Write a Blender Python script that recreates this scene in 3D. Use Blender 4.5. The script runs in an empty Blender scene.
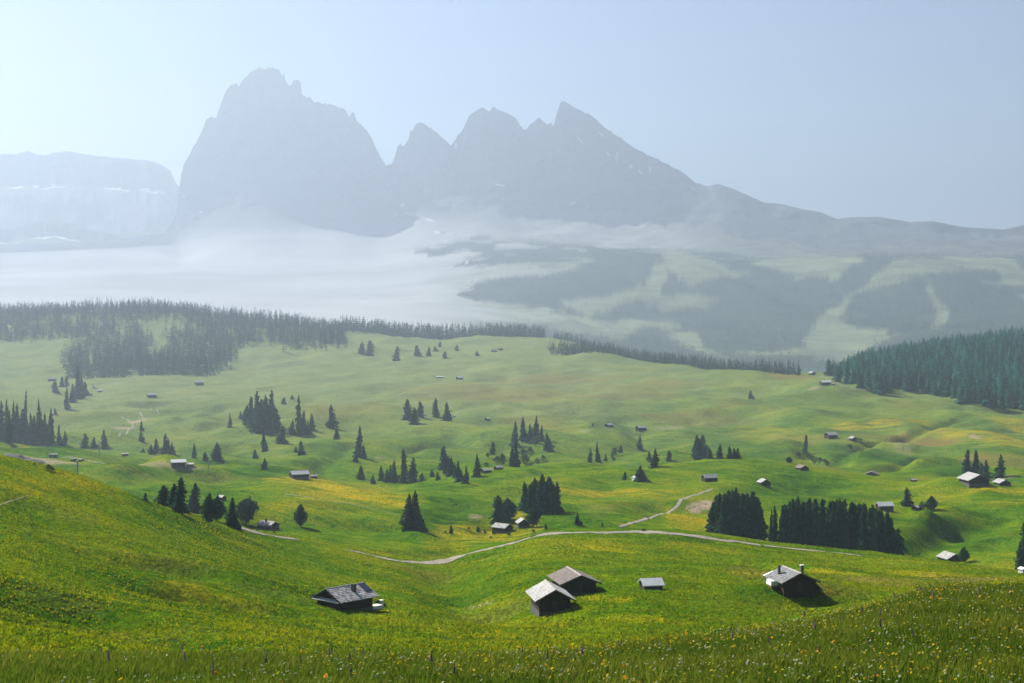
import bpy, math, random
import numpy as np
from mathutils import Vector, Matrix

RNG = np.random.default_rng(7)
random.seed(7)
F = 1624.0          # focal length in picture units
CU, HV = 512.0, 300.0
sc = bpy.context.scene
col = sc.collection

# ------------------------------------------------------------------ helpers
def tag(o, label=None, cat=None, group=None, kind=None):
    if label: o['label'] = label
    if cat: o['category'] = cat
    if group: o['group'] = group
    if kind: o['kind'] = kind
    return o

def empty(name, loc, rz=0.0, scale=None):
    o = bpy.data.objects.new(name, None); col.objects.link(o)
    o.empty_display_size = 0.3
    o.location = loc; o.rotation_euler = (0, 0, rz)
    if scale: o.scale = scale
    return o

def link(name, me, parent=None, mats=()):
    o = bpy.data.objects.new(name, me); col.objects.link(o)
    for m in mats: me.materials.append(m)
    if parent is not None: o.parent = parent
    return o

def np_mesh(name, V, Fc, smooth=False, mat_idx=None):
    """V (n,3); Fc (m,k) constant-size polygons."""
    me = bpy.data.meshes.new(name)
    V = np.ascontiguousarray(V, dtype=np.float32); Fc = np.ascontiguousarray(Fc, dtype=np.int32)
    k = Fc.shape[1]
    me.vertices.add(len(V)); me.vertices.foreach_set('co', V.ravel())
    me.loops.add(Fc.size); me.loops.foreach_set('vertex_index', Fc.ravel())
    me.polygons.add(len(Fc))
    me.polygons.foreach_set('loop_start', np.arange(0, Fc.size, k, dtype=np.int32))
    if mat_idx is not None: me.polygons.foreach_set('material_index', np.asarray(mat_idx, dtype=np.int32))
    me.polygons.foreach_set('use_smooth', np.full(len(Fc), smooth, dtype=bool))
    me.update(calc_edges=True); me.validate()
    return me

def col_attr(me, name, rgba):
    a = me.attributes.new(name, 'FLOAT_COLOR', 'POINT')
    a.data.foreach_set('color', np.ascontiguousarray(rgba, dtype=np.float32).ravel())

class MB:
    """collects simple solids into one mesh"""
    def __init__(s): s.v = []; s.f = []
    def add(s, vs, fs):
        b = len(s.v); s.v += [tuple(p) for p in vs]; s.f += [tuple(i + b for i in q) for q in fs]
    def box(s, x0, x1, y0, y1, z0, z1):
        s.add([(x0,y0,z0),(x1,y0,z0),(x1,y1,z0),(x0,y1,z0),(x0,y0,z1),(x1,y0,z1),(x1,y1,z1),(x0,y1,z1)],
              [(3,2,1,0),(4,5,6,7),(0,1,5,4),(1,2,6,5),(2,3,7,6),(3,0,4,7)])
    def hexa(s, p):   # eight corners: bottom 4, top 4
        s.add(p, [(3,2,1,0),(4,5,6,7),(0,1,5,4),(1,2,6,5),(2,3,7,6),(3,0,4,7)])
    def tube(s, a, b, r0, r1, n=8):
        a = Vector(a); b = Vector(b); d = (b - a).normalized()
        u = d.orthogonal().normalized(); w = d.cross(u)
        vs = []
        for c, r in ((a, r0), (b, r1)):
            for i in range(n):
                t = 2 * math.pi * i / n
                vs.append(c + u * (math.cos(t) * r) + w * (math.sin(t) * r))
        fs = [(i, (i+1) % n, n + (i+1) % n, n + i) for i in range(n)]
        fs += [tuple(range(n-1, -1, -1)), tuple(range(n, 2*n))]
        s.add(vs, fs)
    def mesh(s, name):
        me = bpy.data.meshes.new(name); me.from_pydata(s.v, [], s.f); me.update(); return me
    def build(s, name, mat, parent=None):
        return link(name, s.mesh(name), parent, [mat])

# ------------------------------------------------------------------ noise
def _hash(ix, iy, seed):
    h = (ix.astype(np.int64) * 374761393 + iy.astype(np.int64) * 668265263 + seed * 974634777) & 0xFFFFFFFF
    h = ((h ^ (h >> 13)) * 1274126177) & 0xFFFFFFFF
    return ((h ^ (h >> 16)) & 0xFFFFFF) / float(0xFFFFFF)

def vnoise(x, y, seed=0):
    ix = np.floor(x); iy = np.floor(y); fx = x - ix; fy = y - iy
    fx = fx*fx*fx*(fx*(fx*6-15)+10); fy = fy*fy*fy*(fy*(fy*6-15)+10)
    ix = ix.astype(np.int64); iy = iy.astype(np.int64)
    a = _hash(ix, iy, seed); b = _hash(ix+1, iy, seed); c = _hash(ix, iy+1, seed); d = _hash(ix+1, iy+1, seed)
    return (a*(1-fx)+b*fx)*(1-fy)+(c*(1-fx)+d*fx)*fy - 0.5

def fbm(x, y, seed=0, n=4, gain=0.5):
    s = 0; a = 1.0
    for i in range(n):
        s = s + a * vnoise(x, y, seed + i*17); x, y = x*1.93*0.8+y*1.93*0.6, -x*1.93*0.6+y*1.93*0.8; a *= gain
    return s

def ridged(x, y, seed=0, n=4):
    s = 0; a = 1.0
    for i in range(n):
        s = s + a * (1 - np.abs(2 * vnoise(x, y, seed + i*31)) * 2); x, y = x*2.03, y*2.03; a *= 0.5
    return s

def smoothstep(a, b, x):
    t = np.clip((x-a)/(b-a), 0, 1); return t*t*(3-2*t)

# ------------------------------------------------------------------ terrain: profiles of the valley, near to far
# every line: bearing (u), sight line (v), distance (m)
K = [
 [(0,1843,2)],
 [(0,702,14)],
 [(-300,668,20),(0,667,20),(420,668,20),(520,667,20.5),(600,661,21.5),(640,656,22),(700,648,23),(768,641,24),(820,631,25),(870,619,26),(900,609,26.5),(930,601,27),(1024,594,28),(1324,586,29)],
 [(-300,690,60),(0,687,60),(420,688,60),(520,686,60),(600,678,62),(700,664,64),(800,646,66),(900,622,68),(1024,604,70),(1324,597,70)],
 [(-300,640,120),(0,650,130),(300,655,150),(420,655,170),(520,650,190),(600,638,210),(700,626,235),(800,612,270),(900,594,305),(1024,582,335),(1324,575,340)],
 [(-300,560,190),(0,590,185),(100,600,195),(200,606,210),(348,609,260),(450,613,262),(548,610,272),(650,590,290),(790,586,320),(900,576,380),(1024,577,400),(1324,570,410)],
 [(-300,470,270),(0,515,265),(100,535,280),(200,552,300),(348,574,350),(450,589,345),(500,585,340),(548,576,340),(650,560,380),(790,562,400),(900,565,430),(1024,575,430),(1324,580,430)],
 [(-300,400,350),(0,462,340),(77,480,350),(128,496,360),(200,519,385),(250,532,410),(350,550,440),(410,561,455),(440,566,455),(480,558,460),(510,545,480),(545,533,500),(600,530.5,510),(650,530,515),(700,534,515),(760,542,510),(820,548,505),(870,553,500),(950,562,485),(1010,572,470),(1024,574,465),(1324,600,440)],
 [(-300,450,470),(0,505,520),(100,520,520),(200,530,520),(250,537,500),(300,540,500),(350,549,500),(410,557,490),(440,560,490),(480,553,500),(510,543,515),(545,533,530),(600,537,560),(700,548,580),(760,556,590),(820,562,590),(900,564,580),(950,566,570),(1024,582,560),(1324,610,550)],
 [(-300,480,700),(0,480,720),(100,495,690),(200,507,650),(300,512,640),(412,526,600),(450,531,580),(502,531,570),(545,518,640),(600,515,650),(700,522,680),(800,533,690),(900,536,690),(950,547,670),(1024,562,640),(1324,570,640)],
 [(-300,462,850),(0,466,860),(100,474,830),(200,489,770),(300,490,760),(400,495,760),(500,497,760),(600,492,760),(700,493,780),(800,500,780),(900,508,760),(1024,522,730),(1324,535,720)],
 [(-300,450,980),(0,450,980),(100,456,970),(200,470,930),(300,477,900),(400,478,900),(500,475,920),(560,466,950),(600,463,960),(700,459,960),(768,461,950),(850,474,900),(900,480,880),(960,484,860),(1024,487,850),(1324,495,840)],
 [(-300,436,1080),(0,440,1080),(60,443,1080),(100,447,1070),(170,458,1040),(230,465,1020),(300,471,1000),(400,473,980),(500,470,1000),(560,468,1040),(600,467,1050),(700,465,1060),(768,468,1040),(850,479,980),(900,488,960),(1024,494,940),(1324,500,930)],
 [(-300,448,1180),(0,450,1180),(100,454,1170),(200,459,1130),(300,462,1080),(400,462,1060),(500,463,1060),(600,459,1110),(700,457.5,1120),(770,460,1100),(850,473,1050),(900,473,1040),(1024,480,1010),(1324,485,1000)],
 [(-300,420,1350),(0,425,1350),(100,430,1330),(200,434,1280),(300,438,1230),(400,440,1220),(500,440,1220),(600,436,1240),(700,434,1260),(800,440,1220),(900,445,1190),(1024,450,1160),(1324,455,1150)],
 [(-300,390,1600),(0,395,1600),(200,396,1560),(400,400,1500),(600,398,1500),(800,405,1430),(900,416,1350),(1024,424,1300),(1324,430,1300)],
 [(-300,360,1900),(0,363,1900),(200,368,1850),(400,371,1760),(500,372,1720),(600,374,1680),(750,384,1560),(830,387,1500),(900,395,1480),(1024,408,1440),(1324,415,1430)],
 [(-300,340,2030),(0,341,2030),(200,341,2030),(345,347,2000),(430,351,1980),(500,353,1900),(545,353.5,1870),(600,354.5,1850),(640,361.5,1800),(700,368,1750),(770,373,1660),(830,376,1590),(870,382,1560),(900,378,1580),(950,375,1590),(1024,377,1590),(1324,370,1600)],
 [(-300,318,2200),(0,314,2220),(150,309,2260),(250,320,2260),(345,333,2200),(430,337,2180),(500,338,2200),(545,337,2250),(580,341,2200),(600,352,2150),(640,372,2050),(700,381,2000),(770,386,1950),(815,385,1850),(850,375,1700),(900,363,1710),(950,353,1740),(1000,348,1760),(1324,340,1760)],
 [(-300,335,2450),(0,332,2470),(150,330,2480),(345,352,2450),(545,360,2450),(640,388,2350),(770,400,2300),(850,395,2150),(900,385,2100),(1000,372,2100),(1324,365,2100)],
 [(0,430,2750)],
]
def fac(d): return 1+0.8*smoothstep(500, 2400, np.asarray(d, float))
def far(d): return d*fac(d)          # the valley opens out with distance
UC = np.arange(-320, 1345, 4.0)
D_MIN, D_MAX = 2.0, 4950.0
ND = 1900
LD = np.linspace(math.log(D_MIN), math.log(D_MAX), ND)
DD = np.exp(LD)

def gsm(a, s):
    n = int(3*s)+1; k = np.exp(-0.5*(np.arange(-n, n+1)/s)**2); k /= k.sum()
    return np.convolve(np.pad(a, n, mode='edge'), k, mode='valid')

def pchip(xk, yk, x):
    h = np.diff(xk); dl = np.diff(yk)/h
    m = np.zeros_like(yk)
    for i in range(1, len(xk)-1):
        if dl[i-1]*dl[i] > 0:
            w1 = 2*h[i]+h[i-1]; w2 = h[i]+2*h[i-1]
            m[i] = (w1+w2)/(w1/dl[i-1]+w2/dl[i])
    m[0] = dl[0]; m[-1] = dl[-1]
    i = np.clip(np.searchsorted(xk, x)-1, 0, len(h)-1)
    t = (x-xk[i])/h[i]
    return ((1+2*t)*(1-t)**2*yk[i] + t*(1-t)**2*h[i]*m[i] + t*t*(3-2*t)*yk[i+1] + t*t*(t-1)*h[i]*m[i+1])

kd = []; kz = []
for layer in K:
    a = np.array(layer, float)
    v = gsm(np.interp(UC, a[:, 0], a[:, 1]), 3.0); d = far(gsm(np.interp(UC, a[:, 0], a[:, 2]), 3.0))
    kd.append(d); kz.append(-(v-HV)/F*d)
kd = np.array(kd); kz = np.array(kz)
TAB = np.array([pchip(kd[:, j], kz[:, j], DD) for j in range(len(UC))])

def H0(x, y):
    y = np.asarray(y, float); x = np.asarray(x, float)
    u = CU + F*x/np.maximum(y, 14.0)
    fu = np.clip((u-UC[0])/4.0, 0, len(UC)-1.001); iu = fu.astype(int); fu = fu-iu
    fd = np.clip((np.log(np.clip(y, D_MIN, D_MAX))-LD[0])/(LD[1]-LD[0]), 0, ND-1.001); jd = fd.astype(int); fd = fd-jd
    return (TAB[iu, jd]*(1-fu)+TAB[iu+1, jd]*fu)*(1-fd)+(TAB[iu, jd+1]*(1-fu)+TAB[iu+1, jd+1]*fu)*fd

FOLDS = []   # knolls and gullies: segment, half width, height
def relief(x, y):
    x = np.atleast_1d(x); y = np.atleast_1d(y)
    near = smoothstep(60, 160, y); grow = 1+0.8*smoothstep(500, 4300, y)
    z = near*(1.5*fbm(x/42, y/30, 3, 3) + 0.5*fbm(x/12+0.3*y/12, y/6, 9, 3))
    mid_ = smoothstep(480, 640, y)*(1-0.4*smoothstep(1700, 2600, y))*grow
    wx = x+18*fbm(x/60, y/60, 88, 2)
    z = z + mid_*(10.5*fbm(wx/85, y/115, 21, 3)+2.6*(ridged(wx/140+y/300, y/150-x/500, 61, 2)-0.8))
    if len(FOLDS):
        z = np.array(z, float)
        bx0, bx1, by0, by1 = FBOX
        for i in np.nonzero((bx0 < x.max()) & (bx1 > x.min()) & (by0 < y.max()) & (by1 > y.min()))[0]:
            ax, ay, bx, by, wd, dp = FOLDS[i]
            k = (x > bx0[i]) & (x < bx1[i]) & (y > by0[i]) & (y < by1[i])
            if k.any():
                px, py = x[k], y[k]; t = np.clip(((px-ax)*(bx-ax)+(py-ay)*(by-ay))/((bx-ax)**2+(by-ay)**2+1e-9), 0, 1)
                z[k] += dp*np.exp(-((px-ax-t*(bx-ax))**2+(py-ay-t*(by-ay))**2)/(wd*wd))
    z = z + 0.05*fbm(x/1.3, y/1.3, 5, 2)*(1-near)
    # contour terraces trodden by cattle
    z = z + near*0.16*vnoise(x/14+0.3*z, y/1.8, 77)
    return z

def Hh(x, y):
    x = np.asarray(x, float); y = np.asarray(y, float); r = relief(x, y)
    return H0(x, y) + (r if x.ndim else r[0])

def hit(u, v, dmin=100.0, dmax=4700.0):
    """first ground point on a sight line"""
    lo, hi, n = dmin, dmax, 900
    for _ in range(2):
        d = np.exp(np.linspace(math.log(lo), math.log(hi), n))
        x = (u-CU)/F*d
        g = Hh(x, d) + (v-HV)/F*d
        i = int(np.argmax(g >= 0))
        if g[i] < 0: i = int(np.argmax(g))
        lo, hi, n = d[max(i-1, 0)], d[min(i+1, len(d)-1)], 40
    dd = float(d[i])
    xx = (u-CU)/F*dd
    return Vector((float(xx), float(dd), float(Hh(xx, dd))))

def ground(u, d):
    x = (u-CU)/F*d
    return Vector((float(x), float(d), float(Hh(x, d))))

_f = []
for pix, wd, dp in [
    ([(352,443),(335,456),(322,470)],9,-3.5),([(405,450),(425,447),(440,444)],10,-3),([(452,436),(470,445)],9,-2.5),
    ([(805,449),(808,457),(818,461),(830,463)],9,-4.5),([(838,466),(852,455),(864,448),(874,445),(905,438),(940,424),(958,420)],8,-3.5),([(882,472),(900,466),(922,457),(945,453)],8,-3.5),
    ([(500,446),(520,460),(540,464)],12,-3),([(540,470),(500,478),(470,484)],10,-2.5),([(575,505),(595,512)],12,-2),
    ([(440,572),(455,588),(478,603),(500,612)],8,-2.2),([(148,408),(168,402)],9,-2.5),([(230,452),(250,441)],9,-2.5),([(180,420),(220,410)],10,-2.5),
    ([(905,542),(930,522),(948,512)],9,2.2),([(920,550),(955,530),(985,520)],9,-2.5),([(990,545),(1010,520)],10,-2.5),([(1000,535),(1020,515)],8,2),
    ([(120,474),(165,472),(205,476)],16,4.0),([(855,456),(880,450),(905,449)],14,3.0),([(905,466),(940,462)],14,3.0),([(835,447),(850,449)],14,2.0),
    ([(640,452),(700,450),(760,453)],16,-3.0),([(590,456),(620,456)],12,-2.0),([(620,420),(640,436),(645,450)],10,-2.0),([(560,430),(590,440)],12,-2),
    ([(700,556),(740,563),(790,567)],7,-1.3),([(770,598),(810,596),(840,590)],8,1.3),([(780,604),(830,600)],7,-1.2),([(470,560),(490,552)],6,-1.8),([(400,550),(430,553),(452,549)],7,-1.6),
    ([(440,520),(470,505)],10,-1.8),([(480,530),(495,508)],8,-2),([(420,540),(410,530)],8,1.5),([(660,500),(640,512)],8,-1.5),([(215,480),(235,487)],9,-2),([(60,620),(130,632),(200,640)],6,-1.4),([(100,552),(150,560),(190,570)],7,-1.2),([(150,585),(200,592),(260,606)],7,-1.2),([(0,600),(60,604),(120,616)],7,-1.3),
    ]:
    pts = [hit(u, v) for u, v in pix]; q = float(1+0.8*smoothstep(500, 4300, pts[0].y))
    _f += [(a.x, a.y, c.x, c.y, wd*q, dp*q*1.35) for a, c in zip(pts[:-1], pts[1:])]
_a = np.array(_f)
FBOX = (np.minimum(_a[:, 0], _a[:, 2])-3*_a[:, 4], np.maximum(_a[:, 0], _a[:, 2])+3*_a[:, 4], np.minimum(_a[:, 1], _a[:, 3])-3*_a[:, 4], np.maximum(_a[:, 1], _a[:, 3])+3*_a[:, 4])
FOLDS = _f

# ------------------------------------------------------------------ materials
def mat(name):
    m = bpy.data.materials.new(name); m.use_nodes = True
    nt = m.node_tree; b = nt.nodes['Principled BSDF']
    return m, nt, b

class NG:
    def __init__(s, nt): s.nt = nt
    def n(s, t, **kw):
        x = s.nt.nodes.new(t)
        for k, v in kw.items():
            if k.startswith('i_'):
                key = k[2:]; key = int(key) if key.isdigit() else key.replace('_', ' ')
                x.inputs[key].default_value = v
            else: setattr(x, k, v)
        return x
    def l(s, a, b): s.nt.links.new(a, b)
    def coords(s, scale=(1,1,1), rot=(0,0,0), obj=False):
        g = s.n('ShaderNodeTexCoord') if obj else s.n('ShaderNodeNewGeometry')
        mp = s.n('ShaderNodeMapping'); mp.inputs['Scale'].default_value = scale; mp.inputs['Rotation'].default_value = rot
        s.l(g.outputs['Object' if obj else 'Position'], mp.inputs['Vector']); return mp.outputs[0]
    def noise(s, vec, scale, detail=4, rough=0.55, dist=0.0):
        x = s.n('ShaderNodeTexNoise'); x.inputs['Scale'].default_value = scale; x.inputs['Detail'].default_value = detail
        x.inputs['Roughness'].default_value = rough; x.inputs['Distortion'].default_value = dist
        if vec is not None: s.l(vec, x.inputs['Vector'])
        return x.outputs['Fac']
    def ramp(s, fac, stops):
        r = s.n('ShaderNodeValToRGB'); e = r.color_ramp.elements
        while len(e) < len(stops): e.new(0.5)
        for q, (p, c) in zip(e, stops): q.position = p; q.color = (*c, 1) if len(c) == 3 else c
        s.l(fac, r.inputs[0]); return r.outputs[0]
    def mix(s, fac, a, b, mode='MIX'):
        m = s.n('ShaderNodeMix', data_type='RGBA', blend_type=mode)
        for sock, val in ((m.inputs[0], fac), (m.inputs[6], a), (m.inputs[7], b)):
            if hasattr(val, 'node'): s.l(val, sock)
            elif isinstance(val, (int, float)): sock.default_value = val
            else: sock.default_value = (*val, 1)
        return m.outputs[2]
    def math(s, op, a, b=None, c=None, clamp=False):
        m = s.n('ShaderNodeMath', operation=op); m.use_clamp = clamp
        for i, val in enumerate((a, b, c)):
            if val is None: continue
            if hasattr(val, 'node'): s.l(val, m.inputs[i])
            else: m.inputs[i].default_value = val
        return m.outputs[0]
    def bump(s, h, b, strength=0.5, dist=0.1):
        x = s.n('ShaderNodeBump'); x.inputs['Strength'].default_value = strength; x.inputs['Distance'].default_value = dist
        s.l(h, x.inputs['Height']); s.l(x.outputs[0], b.inputs['Normal'])

M = {}
def simple(name, c, rough=0.85, var=0.25, scale=3.0, spec=0.2, bump=0.0, metallic=0.0):
    m, nt, b = mat(name); g = NG(nt)
    f = g.noise(g.coords(obj=True), scale, 5, 0.6)
    lo = tuple(x*(1-var) for x in c); hi = tuple(min(1, x*(1+var)) for x in c)
    g.l(g.ramp(f, [(0.3, lo), (0.7, hi)]), b.inputs['Base Color'])
    b.inputs['Roughness'].default_value = rough; b.inputs['Specular IOR Level'].default_value = spec
    b.inputs['Metallic'].default_value = metallic
    if bump: g.bump(f, b, bump, 0.05)
    M[name] = m; return m

simple('stone', (0.10, 0.095, 0.09), bump=0.6, scale=5)
simple('whitewash', (0.62, 0.6, 0.56), var=0.12)
simple('white_sheet', (0.78, 0.78, 0.76), var=0.06)
simple('dark_metal', (0.08, 0.085, 0.09), rough=0.5, spec=0.5)
simple('grey_metal', (0.28, 0.3, 0.31), rough=0.5, spec=0.5)
simple('solar', (0.015, 0.02, 0.045), rough=0.3, spec=0.5)
simple('glass_dark', (0.02, 0.025, 0.03), rough=0.2, spec=0.5, var=0.1)
simple('tin_roof', (0.56, 0.57, 0.57), rough=0.6, var=0.12, scale=1.5, spec=0.4)
simple('bark', (0.06, 0.045, 0.032), bump=0.6, scale=9)
simple('plank_pale', (0.36, 0.34, 0.31), var=0.2)
simple('spoil', (0.07, 0.065, 0.06), var=0.35, scale=0.6, bump=0.8)
simple('log_end', (0.3, 0.2, 0.11), var=0.4, scale=9)

def wood_wall(name, c):
    m, nt, b = mat(name); g = NG(nt)
    v = g.coords(obj=True)
    w = g.n('ShaderNodeTexWave', wave_type='BANDS', bands_direction='Z'); w.inputs['Scale'].default_value = 1.6
    w.inputs['Distortion'].default_value = 0.6; w.inputs['Detail'].default_value = 2; w.inputs['Detail Scale'].default_value = 2.5
    g.l(v, w.inputs['Vector'])
    n = g.noise(g.coords((2, 2, 22), obj=True), 1.0, 5, 0.65)
    c1 = g.ramp(n, [(0.25, tuple(x*0.45 for x in c)), (0.75, tuple(x*1.5 for x in c))])
    c2 = g.mix(g.math('MULTIPLY', g.math('SUBTRACT', 1.0, w.outputs['Fac']), 0.6), c1, tuple(x*0.3 for x in c))
    g.l(c2, b.inputs['Base Color']); b.inputs['Roughness'].default_value = 0.9; b.inputs['Specular IOR Level'].default_value = 0.15
    g.bump(w.outputs['Fac'], b, 0.7, 0.06); M[name] = m
wood_wall('log_dark', (0.055, 0.04, 0.028))
wood_wall('log_brown', (0.09, 0.06, 0.038))

def shingle(name, c, var=0.4):
    m, nt, b = mat(name); g = NG(nt)
    br = g.n('ShaderNodeTexBrick'); br.offset = 0.5
    g.l(g.coords((1, 1, 1), obj=True), br.inputs['Vector'])
    br.inputs['Scale'].default_value = 1.0; br.inputs['Brick Width'].default_value = 0.34; br.inputs['Row Height'].default_value = 0.42
    br.inputs['Mortar Size'].default_value = 0.015; br.inputs['Bias'].default_value = 0.1
    br.inputs['Color1'].default_value = (*[x*(1-var) for x in c], 1); br.inputs['Color2'].default_value = (*[min(1, x*(1+var)) for x in c], 1)
    br.inputs['Mortar'].default_value = (*[x*0.25 for x in c], 1)
    n = g.noise(g.coords(obj=True), 1.3, 6, 0.65)
    cc = g.mix(1.0, br.outputs['Color'], g.ramp(n, [(0.3, (0.55, 0.53, 0.5)), (0.5, (0.95, 0.95, 0.95)), (0.72, (1.25, 1.22, 1.15))]), 'MULTIPLY')
    g.l(cc, b.inputs['Base Color']); b.inputs['Roughness'].default_value = 0.8; b.inputs['Specular IOR Level'].default_value = 0.3
    g.bump(br.outputs['Fac'], b, -0.6, 0.03); M[name] = m
shingle('shingle_grey', (0.36, 0.345, 0.35), 0.6)
shingle('shingle_silver', (0.38, 0.375, 0.37), 0.25)
shingle('shingle_slate', (0.19, 0.19, 0.2))
shingle('shingle_brown', (0.17, 0.14, 0.125), 0.3)

def leafy(name, c1, c2, trans=0.25, tint=False):
    m, nt, b = mat(name); g = NG(nt)
    oi = g.n('ShaderNodeObjectInfo')
    n = g.noise(g.coords(), 0.45, 3, 0.6)
    f = g.math('ADD', g.math('MULTIPLY', n, 0.75), g.math('MULTIPLY', oi.outputs['Random'], 0.35))
    c = g.ramp(f, [(0.3, c1), (0.75, c2)])
    if tint:
        ta = g.n('ShaderNodeAttribute', attribute_name='tint'); c = g.mix(1.0, c, ta.outputs['Color'], 'MULTIPLY')
    nt.nodes.remove(b)
    d = g.n('ShaderNodeBsdfDiffuse'); t = g.n('ShaderNodeBsdfTranslucent'); mx = g.n('ShaderNodeMixShader')
    mx.inputs[0].default_value = trans
    g.l(c, d.inputs[0]); g.l(c, t.inputs[0]); g.l(d.outputs[0], mx.inputs[1]); g.l(t.outputs[0], mx.inputs[2])
    g.l(mx.outputs[0], nt.nodes['Material Output'].inputs['Surface']); M[name] = m
leafy('needles', (0.011, 0.042, 0.025), (0.034, 0.092, 0.046), 0.25)
leafy('needles_lit', (0.014, 0.11, 0.085), (0.05, 0.27, 0.18), 0.35, True)  # brighter copy of needles: sunlight on the crowns put into the colour
leafy('needles_edge', (0.012, 0.09, 0.068), (0.045, 0.20, 0.135), 0.35)  # sunlit tone painted in likewise, for the front trees
leafy('needles_far', (0.014, 0.046, 0.028), (0.04, 0.098, 0.05), 0.2, True)
leafy('broadleaf', (0.03, 0.06, 0.018), (0.08, 0.125, 0.03), 0.3)

# meadow: fresh grass, sorrel and buttercup patches, bare earth
m, nt, b = mat('meadow'); g = NG(nt)
P = g.coords()
at = g.n('ShaderNodeAttribute', attribute_name='cover'); sep = g.n('ShaderNodeSeparateColor'); g.l(at.outputs['Color'], sep.inputs[0])
big = g.noise(g.coords((1, 0.5, 0.6)), 0.016, 4, 0.55)
st = g.coords((34, 9, 10), (0, 0, -0.55)); st.node.vector_type = 'TEXTURE'; streak = g.noise(st, 1.0, 6, 0.62, 0.5)
mid = g.noise(g.coords((1, 0.6, 0.6)), 0.2, 5, 0.65)
fine = g.noise(g.coords((1, 0.55, 0.4)), 1.1, 5, 0.72)
mixf = g.math('ADD', g.math('MULTIPLY', big, 0.45), g.math('ADD', g.math('MULTIPLY', streak, 0.35), g.math('MULTIPLY', mid, 0.2)))
base = g.ramp(mixf, [(0.38, (0.020, 0.068, 0.001)), (0.47, (0.058, 0.130, 0.002)), (0.53, (0.108, 0.168, 0.003)), (0.62, (0.18, 0.186, 0.004))])
sep2 = g.n('ShaderNodeSeparateXYZ'); g.l(P, sep2.inputs[0])
pale = g.n('ShaderNodeAttribute', attribute_name='sedge_haze')
base = g.mix(g.math('MULTIPLY', pale.outputs['Fac'], g.math('MULTIPLY_ADD', mid, 0.8, 0.4), clamp=True), base, (0.195, 0.225, 0.105))  # paler far grass, with distance haze put into its colour
lush = g.mix(g.math('MULTIPLY', sep.outputs[2], 0.55), base, (0.024, 0.082, 0.006))
dry = g.mix(g.math('MULTIPLY', sep.outputs[1], g.math('MULTIPLY_ADD', mid, 1.2, 0.25), clamp=True), lush, (0.175, 0.135, 0.040))
fl = g.math('MULTIPLY', sep.outputs[0], g.math('MULTIPLY', g.math('MULTIPLY_ADD', g.noise(P, 0.5, 5, 0.75), 3.2, -0.9, clamp=True), g.math('MULTIPLY_ADD', streak, 4.0, -1.3, clamp=True)), clamp=True)
yel = g.mix(fl, dry, (0.38, 0.275, 0.006))
bare = g.mix(g.math('MULTIPLY', at.outputs['Alpha'], g.math('MULTIPLY_ADD', g.noise(P, 0.35, 5, 0.7), 2.6, -0.3, clamp=True), clamp=True), yel, (0.34, 0.27, 0.19))
spk = g.ramp(fine, [(0.3, (0.3, 0.34, 0.3)), (0.5, (1, 1, 1)), (0.7, (1.75, 1.6, 1.3))])
cc = g.mix(1.0, bare, spk, 'MULTIPLY')
g.l(cc, b.inputs['Base Color']); b.inputs['Roughness'].default_value = 1.0; b.inputs['Specular IOR Level'].default_value = 0.0
hgt = g.math('ADD', g.math('MULTIPLY', fine, 0.6), g.math('MULTIPLY', mid, 1.5))
g.bump(hgt, b, 1.0, 0.9); M['meadow'] = m

# far land: colour by cover, with grain
m, nt, b = mat('far_land'); g = NG(nt)
at = g.n('ShaderNodeAttribute', attribute_name='cover')
n = g.noise(g.coords((1, 1, 1)), 0.007, 8, 0.65)
c = g.mix(at.outputs['Alpha'], at.outputs['Color'], g.ramp(n, [(0.3, (0.6, 0.6, 0.62)), (0.7, (1.4, 1.38, 1.32))]), 'MULTIPLY')
g.l(c, b.inputs['Base Color']); b.inputs['Roughness'].default_value = 1; b.inputs['Specular IOR Level'].default_value = 0
g.bump(n, b, 0.8, 8.0); M['far_land'] = m

# gravel road
m, nt, b = mat('gravel'); g = NG(nt)
n = g.noise(g.coords(), 0.35, 7, 0.7)
g.l(g.ramp(n, [(0.3, (0.19, 0.17, 0.135)), (0.7, (0.34, 0.305, 0.25))]), b.inputs['Base Color'])
b.inputs['Roughness'].default_value = 1; b.inputs['Specular IOR Level'].default_value = 0.05; M['gravel'] = m

# grass blades / petals use a per-blade tint
def tinted(name, trans):
    m, nt, b = mat(name); g = NG(nt)
    at = g.n('ShaderNodeAttribute', attribute_name='tint')
    nt.nodes.remove(b)
    d = g.n('ShaderNodeBsdfDiffuse'); t = g.n('ShaderNodeBsdfTranslucent'); mx = g.n('ShaderNodeMixShader'); mx.inputs[0].default_value = trans
    g.l(at.outputs['Color'], d.inputs[0]); g.l(at.outputs['Color'], t.inputs[0]); g.l(d.outputs[0], mx.inputs[1]); g.l(t.outputs[0], mx.inputs[2])
    g.l(mx.outputs[0], nt.nodes['Material Output'].inputs['Surface']); M[name] = m
tinted('blades', 0.5); tinted('petals', 0.35)

# ------------------------------------------------------------------ ground sheet
NC, NR = 560, 1500
rows = [-12.0]
while len(rows) < NR: rows.append(rows[-1] + 0.0042*(rows[-1]+24))
rows = np.array(rows); rows = rows[rows < 4930]; NR = len(rows)
tt = np.linspace(-1, 1, NC)
Y = np.repeat(rows[:, None], NC, 1); X = tt[None, :]*0.47*(Y+34)
Z = Hh(X, Y)
def grid_faces(nr, nc):
    i = np.arange(nr*nc).reshape(nr, nc)
    return np.stack([i[:-1, :-1], i[:-1, 1:], i[1:, 1:], i[1:, :-1]], -1).reshape(-1, 4)
ground_me = np_mesh('meadow_ground', np.stack([X, Y, Z], -1).reshape(-1, 3), grid_faces(NR, NC), True)

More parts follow.
